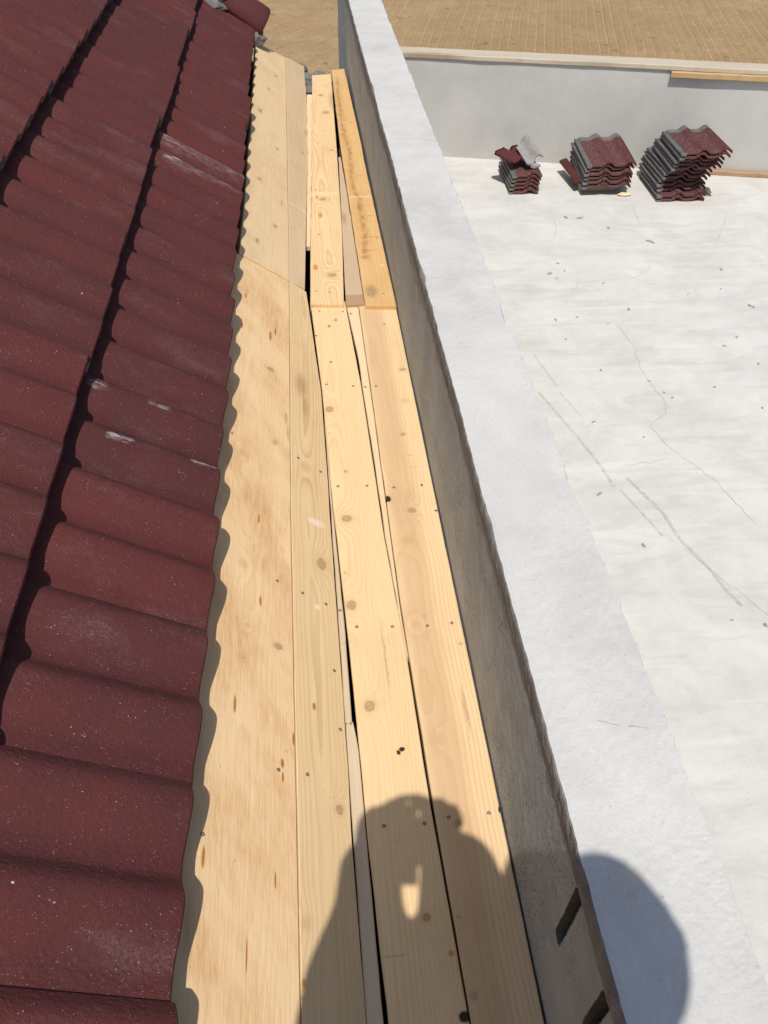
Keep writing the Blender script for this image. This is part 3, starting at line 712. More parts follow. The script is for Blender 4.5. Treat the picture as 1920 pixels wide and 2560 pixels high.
S2S = [('k',-0.0350,1.3098,0.0110,0.0160),('r',-0.0700,0.9166,0.0037,0.0084),('w',-0.0452,1.4428,0.0233,0.0115),('w',-0.0528,1.1743,0.0071,0.0080),('k',-0.0246,0.7155,0.0064,0.0079),('p',-0.0985,0.5127,0.0101,0.0124),('o',-0.1054,0.4266,0.0036,0.0068),('b',-0.1106,0.4076,0.0062,0.0030),('b',-0.0698,2.0007,0.0174,0.0527),('p',-0.0686,1.6377,0.0140,0.0187),('b',-0.0610,1.9050,0.0092,0.0443)]
F1S = [('g',0.0545,2.3907,0.0053,0.0101),('g',0.0775,2.4272,0.0053,0.0089),('k',0.0338,1.9335,0.0099,0.0133),('b',0.0293,1.8193,0.0032,0.0052),('k',0.0654,1.6559,0.0036,0.0056),('k',0.0558,1.4768,0.0113,0.0115),('k',0.0496,1.1977,0.0102,0.0120),('b',0.0411,1.2968,0.0032,0.0043),('k',0.0688,0.9343,0.0105,0.0115),('h',0.1151,0.8271,0.0033,0.0053),('h',0.1221,0.8326,0.0047,0.0045),('k',0.1280,0.5250,0.0060,0.0057),('b',0.0685,0.4717,0.0181,0.0013),('o',0.1598,0.4675,0.0044,0.0047),('b',0.1105,1.0485,0.0018,0.0901),('h',0.1670,0.3774,0.0090,0.0079)]
F2S = [('k',0.2649,2.1190,0.0091,0.0075),('p',0.2537,1.9569,0.0134,0.0136),('k',0.2297,1.8002,0.0064,0.0062),('b',0.2401,1.7082,0.0099,0.0015),('b',0.2447,1.6585,0.0158,0.0014),('h',0.1628,1.5389,0.0081,0.0121),('k',0.2189,1.4928,0.0090,0.0080),('p',0.1955,1.3889,0.0121,0.0139),('p',0.1845,1.1306,0.0090,0.0114),('p',0.1939,0.8491,0.0115,0.0129),('b',0.2568,0.9111,0.0036,0.0466),('h',0.2832,0.6978,0.0033,0.0060),('k',0.2046,0.6779,0.0061,0.0059),('b',0.1805,0.5202,0.0030,0.0032),('b',0.1839,0.4041,0.0056,0.0069),('b',0.2530,0.5893,0.0020,0.0023),('b',0.2727,1.0718,0.0044,0.0036),('b',0.2061,1.1534,0.0025,0.0032)]
F1FS = [('o',0.0500,3.4059,0.0056,0.0157),('o',0.0583,3.2245,0.0076,0.0236),('o',0.0239,2.7800,0.0090,0.0207),('k',0.0729,3.3805,0.0127,0.0136),('k',0.0814,2.7168,0.0136,0.0143),('k',0.1368,3.9315,0.0089,0.0085),('l',0.0851,3.4361,0.1041,0.0140),('b',0.0995,3.0914,0.0030,0.0069),('o',0.1166,4.7412,0.0138,0.0195),('k',0.1317,4.4620,0.0146,0.0177),('b',0.1731,4.6360,0.0151,0.1384)]
F2FS = [('b',0.2067,2.8427,0.0158,0.0122),('b',0.2396,3.0073,0.0402,0.0045),('b',0.2271,2.8983,0.0285,0.0045),('l',0.2310,3.3920,0.0597,0.0118),('l',0.2643,2.7757,0.0062,0.0119),('s',0.2086,2.5873,0.0198,0.0402),('b',0.25,3.2,0.02,0.004),('b',0.245,3.62,0.012,0.004)]
F2TR = [(0.2163,5.05),(0.208,4.7),(0.2057,4.40),(0.2044,4.13),(0.2188,3.92),(0.2100,3.7198),(0.2057,3.5558),(0.2103,3.4416),(0.2251,3.3659),(0.2166,3.2753),(0.2211,3.2054),(0.2194,3.1558),(0.2240,3.0678),(0.2120,2.9355),(0.2067,2.8427)]
valley = empty('timber_valley', (0.1, 1.5, -0.03)); tag(valley, 'valley boarded with new pale spruce planks between tiled roof and concrete wall', 'boarding')
VINV = Matrix.Translation(-Vector(valley.location))
PLANKS = {}
def plank(name, left, right, y0, y1, m, ztop=0.0, slope=False, thick=0.024, label=None, end0=0.0, end1=0.0, seed=0.0, rough=0.0006, warp=0.0, jag0=0.0, jag1=0.0, sq=0.0, tip=0.0):
    """left/right: (x, y) along the edges; end0/end1: how much the end cuts lean; jag: splintered ends."""
    n = max(6, int((y1 - y0) / 0.03)); bm = bmesh.new(); rows = []; c = 0.0016
    nc = 6
    for i in range(n + 1):
        y = y0 + (y1 - y0) * i / n
        l = lerp_pts(left, y); r_ = lerp_pts(right, y)
        l += rough * fn(y * 11, seed, 1) + rough * 0.7 * fn(y * 45, seed, 2); r_ += rough * fn(y * 12, seed + 9, 1) + rough * 0.7 * fn(y * 47, seed + 9, 2)
        if r_ - l < 0.0045: r_ = l + 0.0045
        wz = warp * fn(y * 0.9, seed, 5)
        row = []
        cols = [(l, -thick), (l, -c)] + [(l + c + (r_ - l - 2 * c) * k / nc, 0.0) for k in range(nc + 1)] + [(r_, -c), (r_, -thick)]
        for (x, z) in cols:
            t = (x - l) / max(1e-6, r_ - l)
            yy = y
            if i == 0: yy += end0 * (t - 0.5) + jag0 * fn(t * 5, seed, 7)
            if i == n: yy += end1 * (t - 0.5) + jag1 * fn(t * 5, seed, 8)
            zz = z + wz * (1 + 0.6 * (t - 0.5))
            row.append(bm.verts.new((x, yy, zz)))
        rows.append(row)
    k = len(rows[0])
    for a, b_ in zip(rows, rows[1:]):
        for j in range(k): bm.faces.new((a[j], a[(j + 1) % k], b_[(j + 1) % k], b_[j]))
    bm.faces.new(rows[0]); bm.faces.new(rows[-1])
    o = bmobj('plank' if name is None else name, bm, m)
    if slope: T = Matrix.Translation((PX0, 0, ztop)) @ Matrix.Rotation(QS, 4, 'Y')
    else: T = Matrix.Translation((0, 0, ztop))
    o.matrix_world = VINV @ T; o.parent = valley
    if label: o['label'] = label
    return o
W = dict(
 S1=wood('plank_wide', base=(0.74, 0.54, 0.31), ring=(0.58, 0.36, 0.165), alt=(0.68, 0.46, 0.235), x0=-0.22, z0=0.10, spacing=0.0042, wob=0.03, ringstr=0.32, altstr=0.45, spots=S1S, seed=1.3, saw=1.0, stain=0.7),
 S2=wood('plank_narrow', base=(0.68, 0.505, 0.285), ring=(0.49, 0.32, 0.15), alt=(0.62, 0.435, 0.225), x0=-0.06, z0=0.034, spacing=0.0068, wob=0.026, ringstr=0.6, altstr=0.4, spots=S2S, seed=2.7),
 F1=wood('plank_middle', base=(0.70, 0.515, 0.285), ring=(0.57, 0.36, 0.16), alt=(0.62, 0.43, 0.23), x0=0.04, z0=0.055, spacing=0.0062, wob=0.02, ringstr=0.5, altstr=0.3, spots=F1S, seed=4.1),
 F2=wood('plank_right', base=(0.71, 0.525, 0.30), ring=(0.52, 0.325, 0.155), alt=(0.63, 0.44, 0.24), x0=0.185, z0=0.075, spacing=0.0062, wob=0.020, ringstr=0.5, altstr=0.3, spots=F2S, seed=5.9, heart=(0.200, 0.034, (0.54, 0.36, 0.20), 0.75)),
 S1F=wood('plank_far_wide', base=(0.70, 0.53, 0.315), ring=(0.54, 0.355, 0.17), alt=(0.63, 0.455, 0.25), x0=-0.19, z0=0.03, spacing=0.008, wob=0.03, ringstr=0.5, altstr=0.5, seed=7.7, stain=0.25,
     spots=[('k', -0.16, 2.95, 0.006, 0.012), ('k', -0.23, 3.3, 0.007, 0.012), ('k', -0.15, 3.75, 0.006, 0.012), ('k', -0.24, 4.1, 0.008, 0.02), ('b', -0.2, 4.5, 0.008, 0.03), ('k', -0.16, 4.8, 0.007, 0.018), ('k', -0.23, 2.75, 0.006, 0.014), ('b', -0.13, 3.2, 0.005, 0.03), ('l', -0.2, 4.9, 0.06, 0.06)]),
 S2F=wood('plank_far_narrow', base=(0.655, 0.49, 0.29), ring=(0.50, 0.33, 0.165), alt=(0.57, 0.41, 0.245), x0=-0.05, z0=0.06, spacing=0.007, wob=0.03, ringstr=0.35, altstr=0.8, seed=8.8, spots=[('l', -0.04, 3.25, 0.09, 0.012), ('b', 0.005, 4.2, 0.006, 0.05), ('k', -0.02, 3.9, 0.005, 0.012)], grey=0.35),
 F1F=wood('plank_far_middle', base=(0.69, 0.51, 0.285), ring=(0.52, 0.32, 0.13), alt=(0.62, 0.43, 0.22), x0=0.075, z0=0.032, spacing=0.0075, wob=0.028, ringstr=0.7, altstr=0.3, spots=F1FS, seed=10.3),
 F2F=wood('plank_orange', base=(0.62, 0.40, 0.18), ring=(0.49, 0.28, 0.10), alt=(0.56, 0.345, 0.145), x0=0.23, z0=0.02, spacing=0.012, wob=0.03, ringstr=0.4, altstr=0.5, spots=F2FS, seed=12.1, saw=0.4, trails=[(F2TR, 0.013, (0.24, 0.10, 0.03), 0.8), (F2TR, 0.035, (0.42, 0.22, 0.07), 0.5)]),
 T=wood('lath_pale', base=(0.70, 0.54, 0.33), ring=(0.55, 0.38, 0.2), alt=(0.62, 0.46, 0.28), seed=14.2, ringstr=0.35, saw=0.8),
 TG=wood('lath_grey', base=(0.60, 0.47, 0.31), ring=(0.46, 0.33, 0.2), alt=(0.52, 0.39, 0.26), seed=16.9, ringstr=0.35, grey=0.25, spots=[('b', 0.035, 1.10, 0.01, 0.002)]),
 T2F=wood('lath_brown', base=(0.52, 0.385, 0.235), ring=(0.42, 0.285, 0.16), alt=(0.44, 0.31, 0.20), seed=18.4, ringstr=0.4, grey=0.35, spots=[('b', 0.15, 3.2, 0.01, 0.05)], band=[(2.49, 2.58, (0.34, 0.20, 0.10), 0.75)]),
)
S1FL = [(-.294, 2.5), (-.287, 3.02), (-.282, 3.85), (-.281, 4.75), (-.286, 5.21)]
JS = 2.585    # joint of the sloped boards
seam = [(-0.111, -2.0), (-0.111, 0.373), (-0.112, 0.7755), (-0.1134, 1.4435), (-0.1042, 2.62)]
sl_ = [(x - 0.0012, y) for x, y in seam]; sr_ = [(x + 0.0012, y) for x, y in seam]
planks = {}
planks['S1'] = plank(None, [(-0.372, -2.0), (-0.372, 3.0)], sl_, -2.0, JS, W['S1'], slope=True, label='wide orange-tinged rough sawn plank along the eave', seed=1, warp=0.0015)
planks['S2'] = plank(None, sr_, [(0.0015, -2.0), (0.0015, 0.38), (-0.0025, .6686), (0.0, .8031), (0.0, .9157), (-.0024, 1.5022), (-.001, 1.5946), (-.0035, 2.0158), (-.0319, 2.4898), (-.0400, 2.62)], -2.0, JS + 0.002, W['S2'], slope=True, label='narrow yellowish plank with a large knot beside the wide plank', seed=2, warp=0.001, end1=-0.01)
seamf = [(-.1049, 2.5), (-.1031, 2.78), (-.0945, 5.35)]
planks['S1F'] = plank(None, S1FL, [(x - .001, y) for x, y in seamf], JS + 0.003, 5.23, W['S1F'], ztop=0.0045, slope=True, label='far wide pale plank beyond the joint', end1=0.10, seed=3, warp=0.002)
planks['S2F'] = plank(None, [(x + .001, y) for x, y in seamf], [(-.044, 2.57), (.0142, 4.078), (.0293, 4.892), (.0274, 5.389)], JS + 0.006, 5.335, W['S2F'], ztop=0.0035, slope=True, label='far narrow plank with greyish stains', end1=0.06, seed=4, warp=0.002)
planks['F1'] = plank(None, [(.054, -2.0), (.052, .3785), (.0435, .667), (.0425, .801), (.0408, .878), (.0378, 1.073), (.0285, 1.412), (.0250, 1.503), (.0175, 2.0186), (-.0005, 2.5215)],
    [(.176, -2.0), (.1722, .367), (.1684, .5016), (.1612, .695), (.1593, .79), (.1557, 1.063), (.1419, 1.41), (.1394, 1.64), (.1336, 2.0437), (.1167, 2.5117)], -2.0, 2.55, W['F1'], label='pale middle plank with brown knots and screws', seed=5, warp=0.001)
planks['F2'] = plank(None, [(.178, -2.0), (.1752, .367), (.172, .5014), (.1665, .695), (.1648, .79), (.1605, 1.065), (.1585, 1.2), (.1612, 2.04), (.1600, 2.51)],
    [(.2835, -2.0), (.2838, .36), (.2840, 2.55)], -2.0, 2.55, W['F2'], label='plank against the concrete wall with a brown heartwood stripe', seed=6, warp=0.001)
planks['F1F'] = plank(None, [(-.0033, 2.50), (.0105, 2.96), (.0378, 3.667), (.0811, 5.10)], [(.1093, 2.5), (.1354, 3.0748), (.1621, 4.01), (.188, 5.125)], 2.508, 5.11, W['F1F'], ztop=0.012, label='far middle plank with round orange resin drops', end0=-0.012, end1=0.02, seed=7, warp=0.0015)
planks['F2F'] = plank(None, [(.1809, 2.48), (.1789, 4.009), (.195, 5.18)], [(.2838, 2.476), (.2756, 3.80), (.2778, 4.0), (.2688, 5.229)], 2.482, 5.20, W['F2F'], ztop=0.013, label='orange plank against the wall with a dark stain running down it', end0=-0.01, end1=0.02, seed=8, warp=0.002, rough=0.0014)
planks['T2F'] = plank('lath', [(.116, 2.5), (.1637, 3.87)], [(.1795, 2.5), (.177, 3.476), (.1745, 3.836)], 2.512, 3.86, W['T2F'], ztop=0.006, thick=0.018, label='greyish brown lath wedged between the far planks', seed=9, jag1=0.01, rough=0.001)
planks['T2'] = plank('lath', [(.1185, 2.515), (.1345, 2.0437), (.1404, 1.64), (.143, 1.41), (.1525, 1.13), (.156, 1.02)], [(.1585, 2.51), (.1597, 2.04), (.1569, 1.2), (.1572, 1.065), (.160, 1.02)], 1.05, 2.54, W['T'], ztop=-0.0035, thick=0.018, label='pale tapering lath filling the gap between the near planks', seed=10, rough=0.0008) if False else None
def rev(p): return sorted(p, key=lambda q: q[1])
planks['T2'] = plank('lath', rev([(.1195, 2.515), (.1365, 2.2), (.1372, 2.0437), (.1436, 1.64), (.1450, 1.41), (.1530, 1.13), (.1555, 1.04)]), rev([(.1586, 2.51), (.1597, 2.04), (.1566, 1.2), (.1575, 1.04)]), 1.05, 2.54, W['T'], ztop=-0.0035, thick=0.018, label='pale tapering lath filling the gap between the near planks', seed=10, rough=0.0008)
planks['T1'] = plank('lath', rev([(.0185, 2.05), (.0185, .9)]), rev([(.0200, 2.02), (.0240, 1.5137), (.0262, 1.4225), (.0315, 1.15), (.0318, 0.912)]), 0.905, 1.98, W['TG'], ztop=-0.006, thick=0.018, label='thin grey lath in the gap beside the sloping planks', seed=11, jag0=0.006, rough=0.001)
planks['T1B'] = plank('lath', rev([(.0185, .91), (.0185, -2.0)]), rev([(.0345, .9), (.0395, .86), (.0405, .80), (.0445, .38), (.046, -2.0)]), -2.0, 0.899, W['TG'], ztop=-0.004, thick=0.018, label='second grey lath continuing in the same gap, nearer', seed=12, jag1=0.01, rough=0.001)
planks['T1F'] = plank('lath', [(-.0078, 2.97), (.0282, 4.055), (.0415, 4.808)], [(.0092, 2.97), (.034, 3.6), (.0488, 4.05), (.0715, 4.80)], 2.975, 4.80, W['T'], ztop=-0.001, thick=0.015, label='splintered pale lath left of the far middle plank', seed=13, jag0=0.03, jag1=0.05, rough=0.0025)
# bearers underneath
for yv in (-1.2, 0.0, 1.2, 2.52, 3.7, 4.9):
    bm = bmesh.new(); boxbm(bm, (-0.02, yv - 0.035, -0.13), (0.283, yv + 0.035, -0.0285)); bevel_all(bm, 0.002, 1)
    o = bmobj('bearer', bm, M['dark']); o.matrix_world = VINV @ o.matrix_world; o.parent = valley
# screws
def screw_mesh():
    bm = bmesh.new(); n = 12; R = 0.0037
    c0 = [bm.verts.new((math.cos(i * 2 * math.pi / n) * R, math.sin(i * 2 * math.pi / n) * R, 0.0004)) for i in range(n)]
    c1 = [bm.verts.new((math.cos(i * 2 * math.pi / n) * R * 0.8, math.sin(i * 2 * math.pi / n) * R * 0.8, 0.0009)) for i in range(n)]
    c2 = [bm.verts.new((math.cos(i * 2 * math.pi / n) * R * (0.5 if i % 2 else 0.28), math.sin(i * 2 * math.pi / n) * R * (0.5 if i % 2 else 0.28), 0.0008)) for i in range(n)]
    c3 = [bm.verts.new((v.co.x, v.co.y, -0.0015)) for v in c2]
    c4 = [bm.verts.new((v.co.x, v.co.y, -0.002)) for v in c0]
    for a, b_ in ((c4, c0), (c0, c1), (c1, c2), (c2, c3)):
        for i in range(n): bm.faces.new((a[i], a[(i + 1) % n], b_[(i + 1) % n], b_[i]))
    bm.faces.new(c3)
    bmesh.ops.recalc_face_normals(bm, faces=bm.faces[:])
    me = bpy.data.meshes.new('screw'); bm.to_mesh(me); bm.free()
    me.materials.append(plain('zinc_steel', (0.20, 0.195, 0.16), 0.45, 0.5, 0.3, 300, 0.6)); return me
SCREW = screw_mesh()
SCR = {'S1': [(-0.1506, 1.2072), (-0.1482, 0.763), (-0.2825, 0.62)],
 'S2': [(-0.0297, 1.1916), (-0.0886, 1.1991), (-0.0184, 1.0176), (-0.0128, 0.8816), (-0.0895, 0.7683), (-0.0233, 1.6443), (-0.09, 1.66)],
 'F1': [(0.0506, 2.1779), (0.0312, 2.0581), (0.1093, 2.0432), (0.0412, 1.5982), (0.1151, 1.5936), (0.0572, 1.1356), (0.1338, 1.1293), (0.1455, 0.6833), (0.0739, 0.6855), (0.0107, 2.3341), (0.027, 2.49), (0.1043, 2.48)],
 'T1': [(0.0236, 1.1899)], 'T2': [(0.1455, 2.0405), (0.13, 2.47)],
 'F2': [(0.1829, 1.5815), (0.2555, 1.5843), (0.279, 1.4857), (0.2631, 1.1282), (0.2091, 1.1252), (0.2624, 0.6922), (0.1901, 0.6909), (0.1768, 2.0375), (0.2351, 2.3876)],
 'F1F': [(0.02, 2.6039), (0.0665, 2.592), (0.0484, 3.4794), (0.045, 3.0478), (0.12, 4.2), (0.15, 4.9)], 'F2F': [(0.2483, 2.5671), (0.2648, 3.0011), (0.1965, 2.5612), (0.25, 4.3)]}
for key, lst in SCR.items():
    for (x, yv) in lst:
        o = bpy.data.objects.new('screw', SCREW); o.location = (x, yv, 0.0003); o.rotation_euler = (0, 0, random.random() * 3); link(o, planks[key])
# debris of mortar and felt at the far end of the valley
for k, (x, yv, z, sx, sy, sz) in enumerate(((0.065, 5.24, -0.02, 0.06, 0.05, 0.035), (0.12, 5.27, -0.015, 0.05, 0.04, 0.03), (0.02, 5.38, 0.0, 0.04, 0.035, 0.03), (0.155, 5.22, -0.03, 0.045, 0.05, 0.03))):
    o = lump('mortar_lump', (x, yv, z - 0.03), (sx, sy, sz), M['mortar'], 40 + k * 2.3)
    tag(o, ['grey mortar lump behind the end of the far narrow plank', 'grey mortar lump behind the end of the far middle plank', 'small mortar lump beyond the end of the sloping planks', 'mortar lump between the ends of the middle and orange planks'][k], 'mortar')

# ------------------------------------------------------------------ loose tile stacks on the flat roof
BLOCK = plain('offcut_wood', (0.45, 0.33, 0.19), 0.8, 0.2, 0.3, 20)
def put_tile(me, loc, rot, label, group, name='loose_tile'):
    o = bpy.data.objects.new(name, me); o.location = loc; o.rotation_euler = rot; link(o)
    return tag(o, label, 'roof tile', group)
ORD = ['bottom', 'second', 'third', 'fourth', 'fifth', 'sixth', 'seventh', 'eighth', 'ninth', 'tenth', 'eleventh', 'twelfth', 'top']
def which(i, n): return 'bottom tile' if i == 0 else ('topmost tile' if i == n - 1 else ORD[i] + ' tile from the bottom')
# tall crooked stack
SYM[0] = True
LOOSE = tile_mesh('loose_tile'); LOOSE.materials.clear(); LOOSE.materials.append(M['dusty'])
offs = [(0.0, 0.0), (0.004, 0.004), (0.012, 0.045), (0.008, 0.06), (0.022, 0.075), (0.030, 0.05), (0.036, 0.055), (0.045, 0.03), (0.040, -0.035), (0.05, -0.03), (0.046, -0.04), (0.055, -0.085), (0.06, -0.09)]
for i, (dx, dy) in enumerate(offs):
    put_tile(LOOSE, (2.385 + dx, 5.375 + dy, FZ + 0.019 + i * 0.0272 + (0.006 if i >= 8 else 0) + (0.008 if i >= 11 else 0)), (random.gauss(0.01, 0.008), random.gauss(0, 0.006), random.gauss(-0.02, 0.015)),
             'dark red roof tile, ' + which(i, len(offs)) + ' in the tall crooked stack', 'tiles of the tall crooked stack')
# middle stack, propped up
s2 = (1.895, 5.50)
for i in range(6):
    dy = [-0.0, 0.004, 0.012, 0.006, 0.012, 0.004, -0.012, -0.016][i]; dx = [0.0, 0.0, 0.004, 0.0, 0.006, 0.014, 0.02, 0.03][i]
    put_tile(LOOSE, (s2[0] + dx, s2[1] + dy, FZ + 0.072 + i * 0.0285), (0.10 + random.gauss(0, 0.006), random.gauss(0.0, 0.006), random.gauss(-0.03, 0.012)),
             'dark red roof tile, ' + which(i, 6) + ' in the middle propped stack', 'tiles of the middle propped stack')
for k, (x, yv, zz) in enumerate(((2.0, 5.62, 0.055), (2.02, 5.86, 0.085))):
    bm = bmesh.new(); boxbm(bm, (-0.09, -0.025, 0), (0.16, 0.03, zz - 0.012)); bevel_all(bm, 0.003, 1)
    tag(bmobj('timber_offcut', bm, BLOCK, loc=(x, yv, FZ + 0.001), rot=(0, 0, 0.08 * k)), ['front', 'rear'][k] + ' timber offcut propping up the middle tile stack', 'offcut')
# a tile leaning on edge at the left of the middle stack
def centre(me):
    c = sum((v.co for v in me.vertices), Vector()) / len(me.vertices); me.transform(Matrix.Translation(-c)); return me
STRIP = centre(tile_mesh('tile_strip', 0.285, TW, 0.36, 0.004, 5)); STRIP.materials.clear(); STRIP.materials.append(M['verge'])
put_tile(STRIP, (1.878, 5.715, FZ + 0.082), (0.10, -0.95, 0.0), 'narrow cut strip of red tile leaning on the left of the middle stack', 'cut tile pieces')
# small stack of cut tiles
CUT = tile_mesh('cut_tile', 0.0, 0.205, TL, 0.006, 3); CUT.materials.clear(); CUT.materials.append(M['dusty'])
for i in range(5):
    put_tile(CUT, (1.405 + 0.004 * i, 5.585 + random.gauss(0, 0.006), FZ + 0.019 + i * 0.0285), (0.01 + random.gauss(0, 0.006), random.gauss(0.0, 0.01), random.gauss(-0.02, 0.015)),
             'cut red roof tile, ' + which(i, 5) + ' in the small left stack', 'cut tiles of the small stack')
BR1 = centre(tile_mesh('broken_red', 0.07, 0.31, 0.22, 0.01, 8, y_lo_fn=lambda x: 0.02 + 0.30 * abs(x - 0.20) + 0.008 * math.sin(x * 90), y_hi_fn=lambda x: 0.21 + 0.012 * math.sin(x * 80)))
BR1.materials.clear(); BR1.materials.append(M['verge'])
put_tile(BR1, (1.475, 5.77, FZ + 0.200), (0.10, 0.10, 0.62), 'broken red tile fragment with two rolls lying on the small stack', 'broken tile pieces', 'broken_tile')
BR2 = centre(tile_mesh('broken_grey', 0.05, 0.165, 0.28, 0.012, 12, y_lo_fn=lambda x: 0.02 * math.sin(x * 60), y_hi_fn=lambda x: 0.25 - 0.03 * math.sin(x * 37)))
BR2.materials.clear(); BR2.materials.append(M['broken'])
put_tile(BR2, (1.560, 5.74, FZ + 0.232), (0.16, -0.30, 0.10), 'grey broken tile slab leaning over the red fragment', 'broken tile pieces', 'broken_tile')
o = lump('tile_chunk', (1.575, 5.62, FZ + 0.178), (0.034, 0.026, 0.018), M['broken'], 77, None, 2, 0.4); tag(o, 'small grey tile chunk on the front of the small stack', 'tile chunk')
o = lump('mortar_lump', (2.20, 5.50, FZ + 0.010), (0.045, 0.022, 0.012), plain('yellow_mortar', (0.62, 0.5, 0.32), 0.9, 0.2, 0.2, 50), 61, None, 2, 0.4); tag(o, 'yellowish mortar lump on the floor in front of the middle stack', 'mortar')
o = lump('mortar_lump', (2.80, 5.52, FZ + 0.012), (0.03, 0.04, 0.016), plain('pale_mortar', (0.66, 0.55, 0.36), 0.9, 0.2, 0.2, 50), 63, None, 2, 0.4); tag(o, 'yellowish mortar lump at the right foot of the tall stack', 'mortar')

# crumbs scattered over the slab
PEB = [(1.4103, 4.4161, 2), (1.4364, 4.3536, .8), (1.507, 4.4403, .8), (1.49, 4.5397, .8), (2.4452, 4.3827, 1.6), (1.7475, 3.9674, 1.3), (1.3156, 3.8901, 1), (1.4382, 3.9072, .7), (1.5901, 3.831, .7), (1.4224, 3.3906, .9), (1.6318, 3.2769, .6), (1.6711, 3.1747, .6), (1.6966, 3.1301, .9), (2.2347, 3.3798, .9), (2.4374, 3.9522, 1.1), (2.4504, 3.9357, .9), (2.2277, 3.636, .9), (1.9331, 3.1998, .8), (1.266, 2.9728, .8), (1.1515, 2.4824, 1.1), (1.3203, 3.6901, .7), (2.3489, 4.1541, .6), (2.1393, 4.1112, .7), (1.695, 4.2763, .7), (1.4615, 2.8431, .7), (2.0928, 3.0119, .8), (2.1286, 3.5573, .8), (1.238, 2.1725, .9), (1.5445, 1.7447, 1.1), (1.4342, 1.7779, .6), (1.705, 5.1798, 1.5), (1.7938, 5.162, 1.8), (1.9413, 5.0017, 1.4), (0.9526, 5.2205, 1.4), (2.1445, 4.7831, 2.2)]
PM = []
for k in range(4):
    o = lump('stone_crumb', (0, 0, -50), (0.010 + 0.003 * k, 0.008, 0.0045), M['crumb'], 90 + k * 5.1, None, 2, 0.5); PM.append(o.data)
    bpy.data.objects.remove(o)
for k, (x, yv, s_) in enumerate(PEB):
    o = bpy.data.objects.new('stone_crumb', PM[k % 4]); o.location = (x, yv, FZ + 0.0025); s_ *= 0.8; o.scale = (s_, s_ * 0.8, min(1.5, s_ * 1.3)); o.rotation_euler = (0, 0, random.random() * 6.28)
    link(o); tag(o, 'small grey crumb of stone or mortar lying on the bare roof slab', 'crumb', 'crumbs scattered on the roof slab')

# ------------------------------------------------------------------ the photographer, just out of frame, whose shadow falls on the boards
def capsule_union(name, chains, m, parent, voxel, smooth=6):
    bm = bmesh.new()
    def ball(c, r_, sc=(1, 1, 1)):
        mt = Matrix.Translation(c) @ Matrix.Diagonal((r_ * sc[0], r_ * sc[1], r_ * sc[2], 1))
        bmesh.ops.create_icosphere(bm, subdivisions=3 if r_ > 0.07 and sc != (1, 1, 1) else 2, radius=1.0, matrix=mt)
    for ch in chains:
        if len(ch) == 1:
            c, r_, sc = ch[0]; ball(Vector(c), r_, sc); continue
        for (a, ra), (b_, rb) in zip(ch, ch[1:]):
            a, b_ = Vector(a), Vector(b_); L_ = (b_ - a).length; n = max(2, int(L_ / (min(ra, rb) * 0.3)))
            for i in range(n + 1):
                t = i / n; ball(a.lerp(b_, t), ra + (rb - ra) * t)
    me = bpy.data.meshes.new(name); bm.to_mesh(me); bm.free(); me.materials.append(m)
    o = bpy.data.objects.new(name, me); link(o, parent)
    md = o.modifiers.new('remesh', 'REMESH'); md.mode = 'VOXEL'; md.voxel_size = voxel; md.use_smooth_shade = True
    ms = o.modifiers.new('smooth', 'SMOOTH'); ms.iterations = smooth; ms.factor = 0.5
    return o
skin = plain('skin', (0.50, 0.30, 0.20), 0.5, 0.4, 0.08, 30); denim = plain('denim', (0.05, 0.075, 0.14), 0.85, 0.2, 0.3, 90)
cotton = plain('dark_cotton', (0.06, 0.065, 0.08), 0.9, 0.2, 0.2, 70); hairm = plain('brown_hair', (0.05, 0.03, 0.02), 0.6, 0.4, 0.3, 120); shoem = plain('work_shoe', (0.10, 0.07, 0.05), 0.6, 0.3)
HX, HY, HZ = 0.190, -0.245, 1.530                # head centre
person = empty('person', (0.16, -0.42, 0.002)); tag(person, 'standing photographer in dark top and jeans holding a phone in both hands', 'person')
PINV = Matrix.Translation(-Vector(person.location))
cO = Vector((0, 0, CAM_H))
def cp(a, b_, c): return cO + cx * a + cy * b_ + cz * c      # a point given in phone axes
SU = SUN_RAY.cross(Vector((0, 0, 1))).normalized(); SV = SU.cross(SUN_RAY)
def sp(u, v, q): return cO + SU * u + SV * v + SUN_RAY * q      # a point given by where its shadow falls
lh = sp(-0.056, -0.040, 0.022); rh = sp(0.044, -0.036, 0.022)
lw = sp(-0.064, -0.105, 0.040); lm = sp(-0.060, -0.165, 0.075); ln = sp(-0.062, -0.25, 0.11); le = sp(-0.075, -0.33, 0.14); ls = Vector((0.00, -0.40, 1.335))
rw = sp(0.086, -0.100, 0.040); rm = sp(0.100, -0.165, 0.075); rn = sp(0.100, -0.25, 0.11); re = sp(0.105, -0.33, 0.14); rs = Vector((0.35, -0.38, 1.335))
hipc = Vector((0.17, -0.46, 0.86))
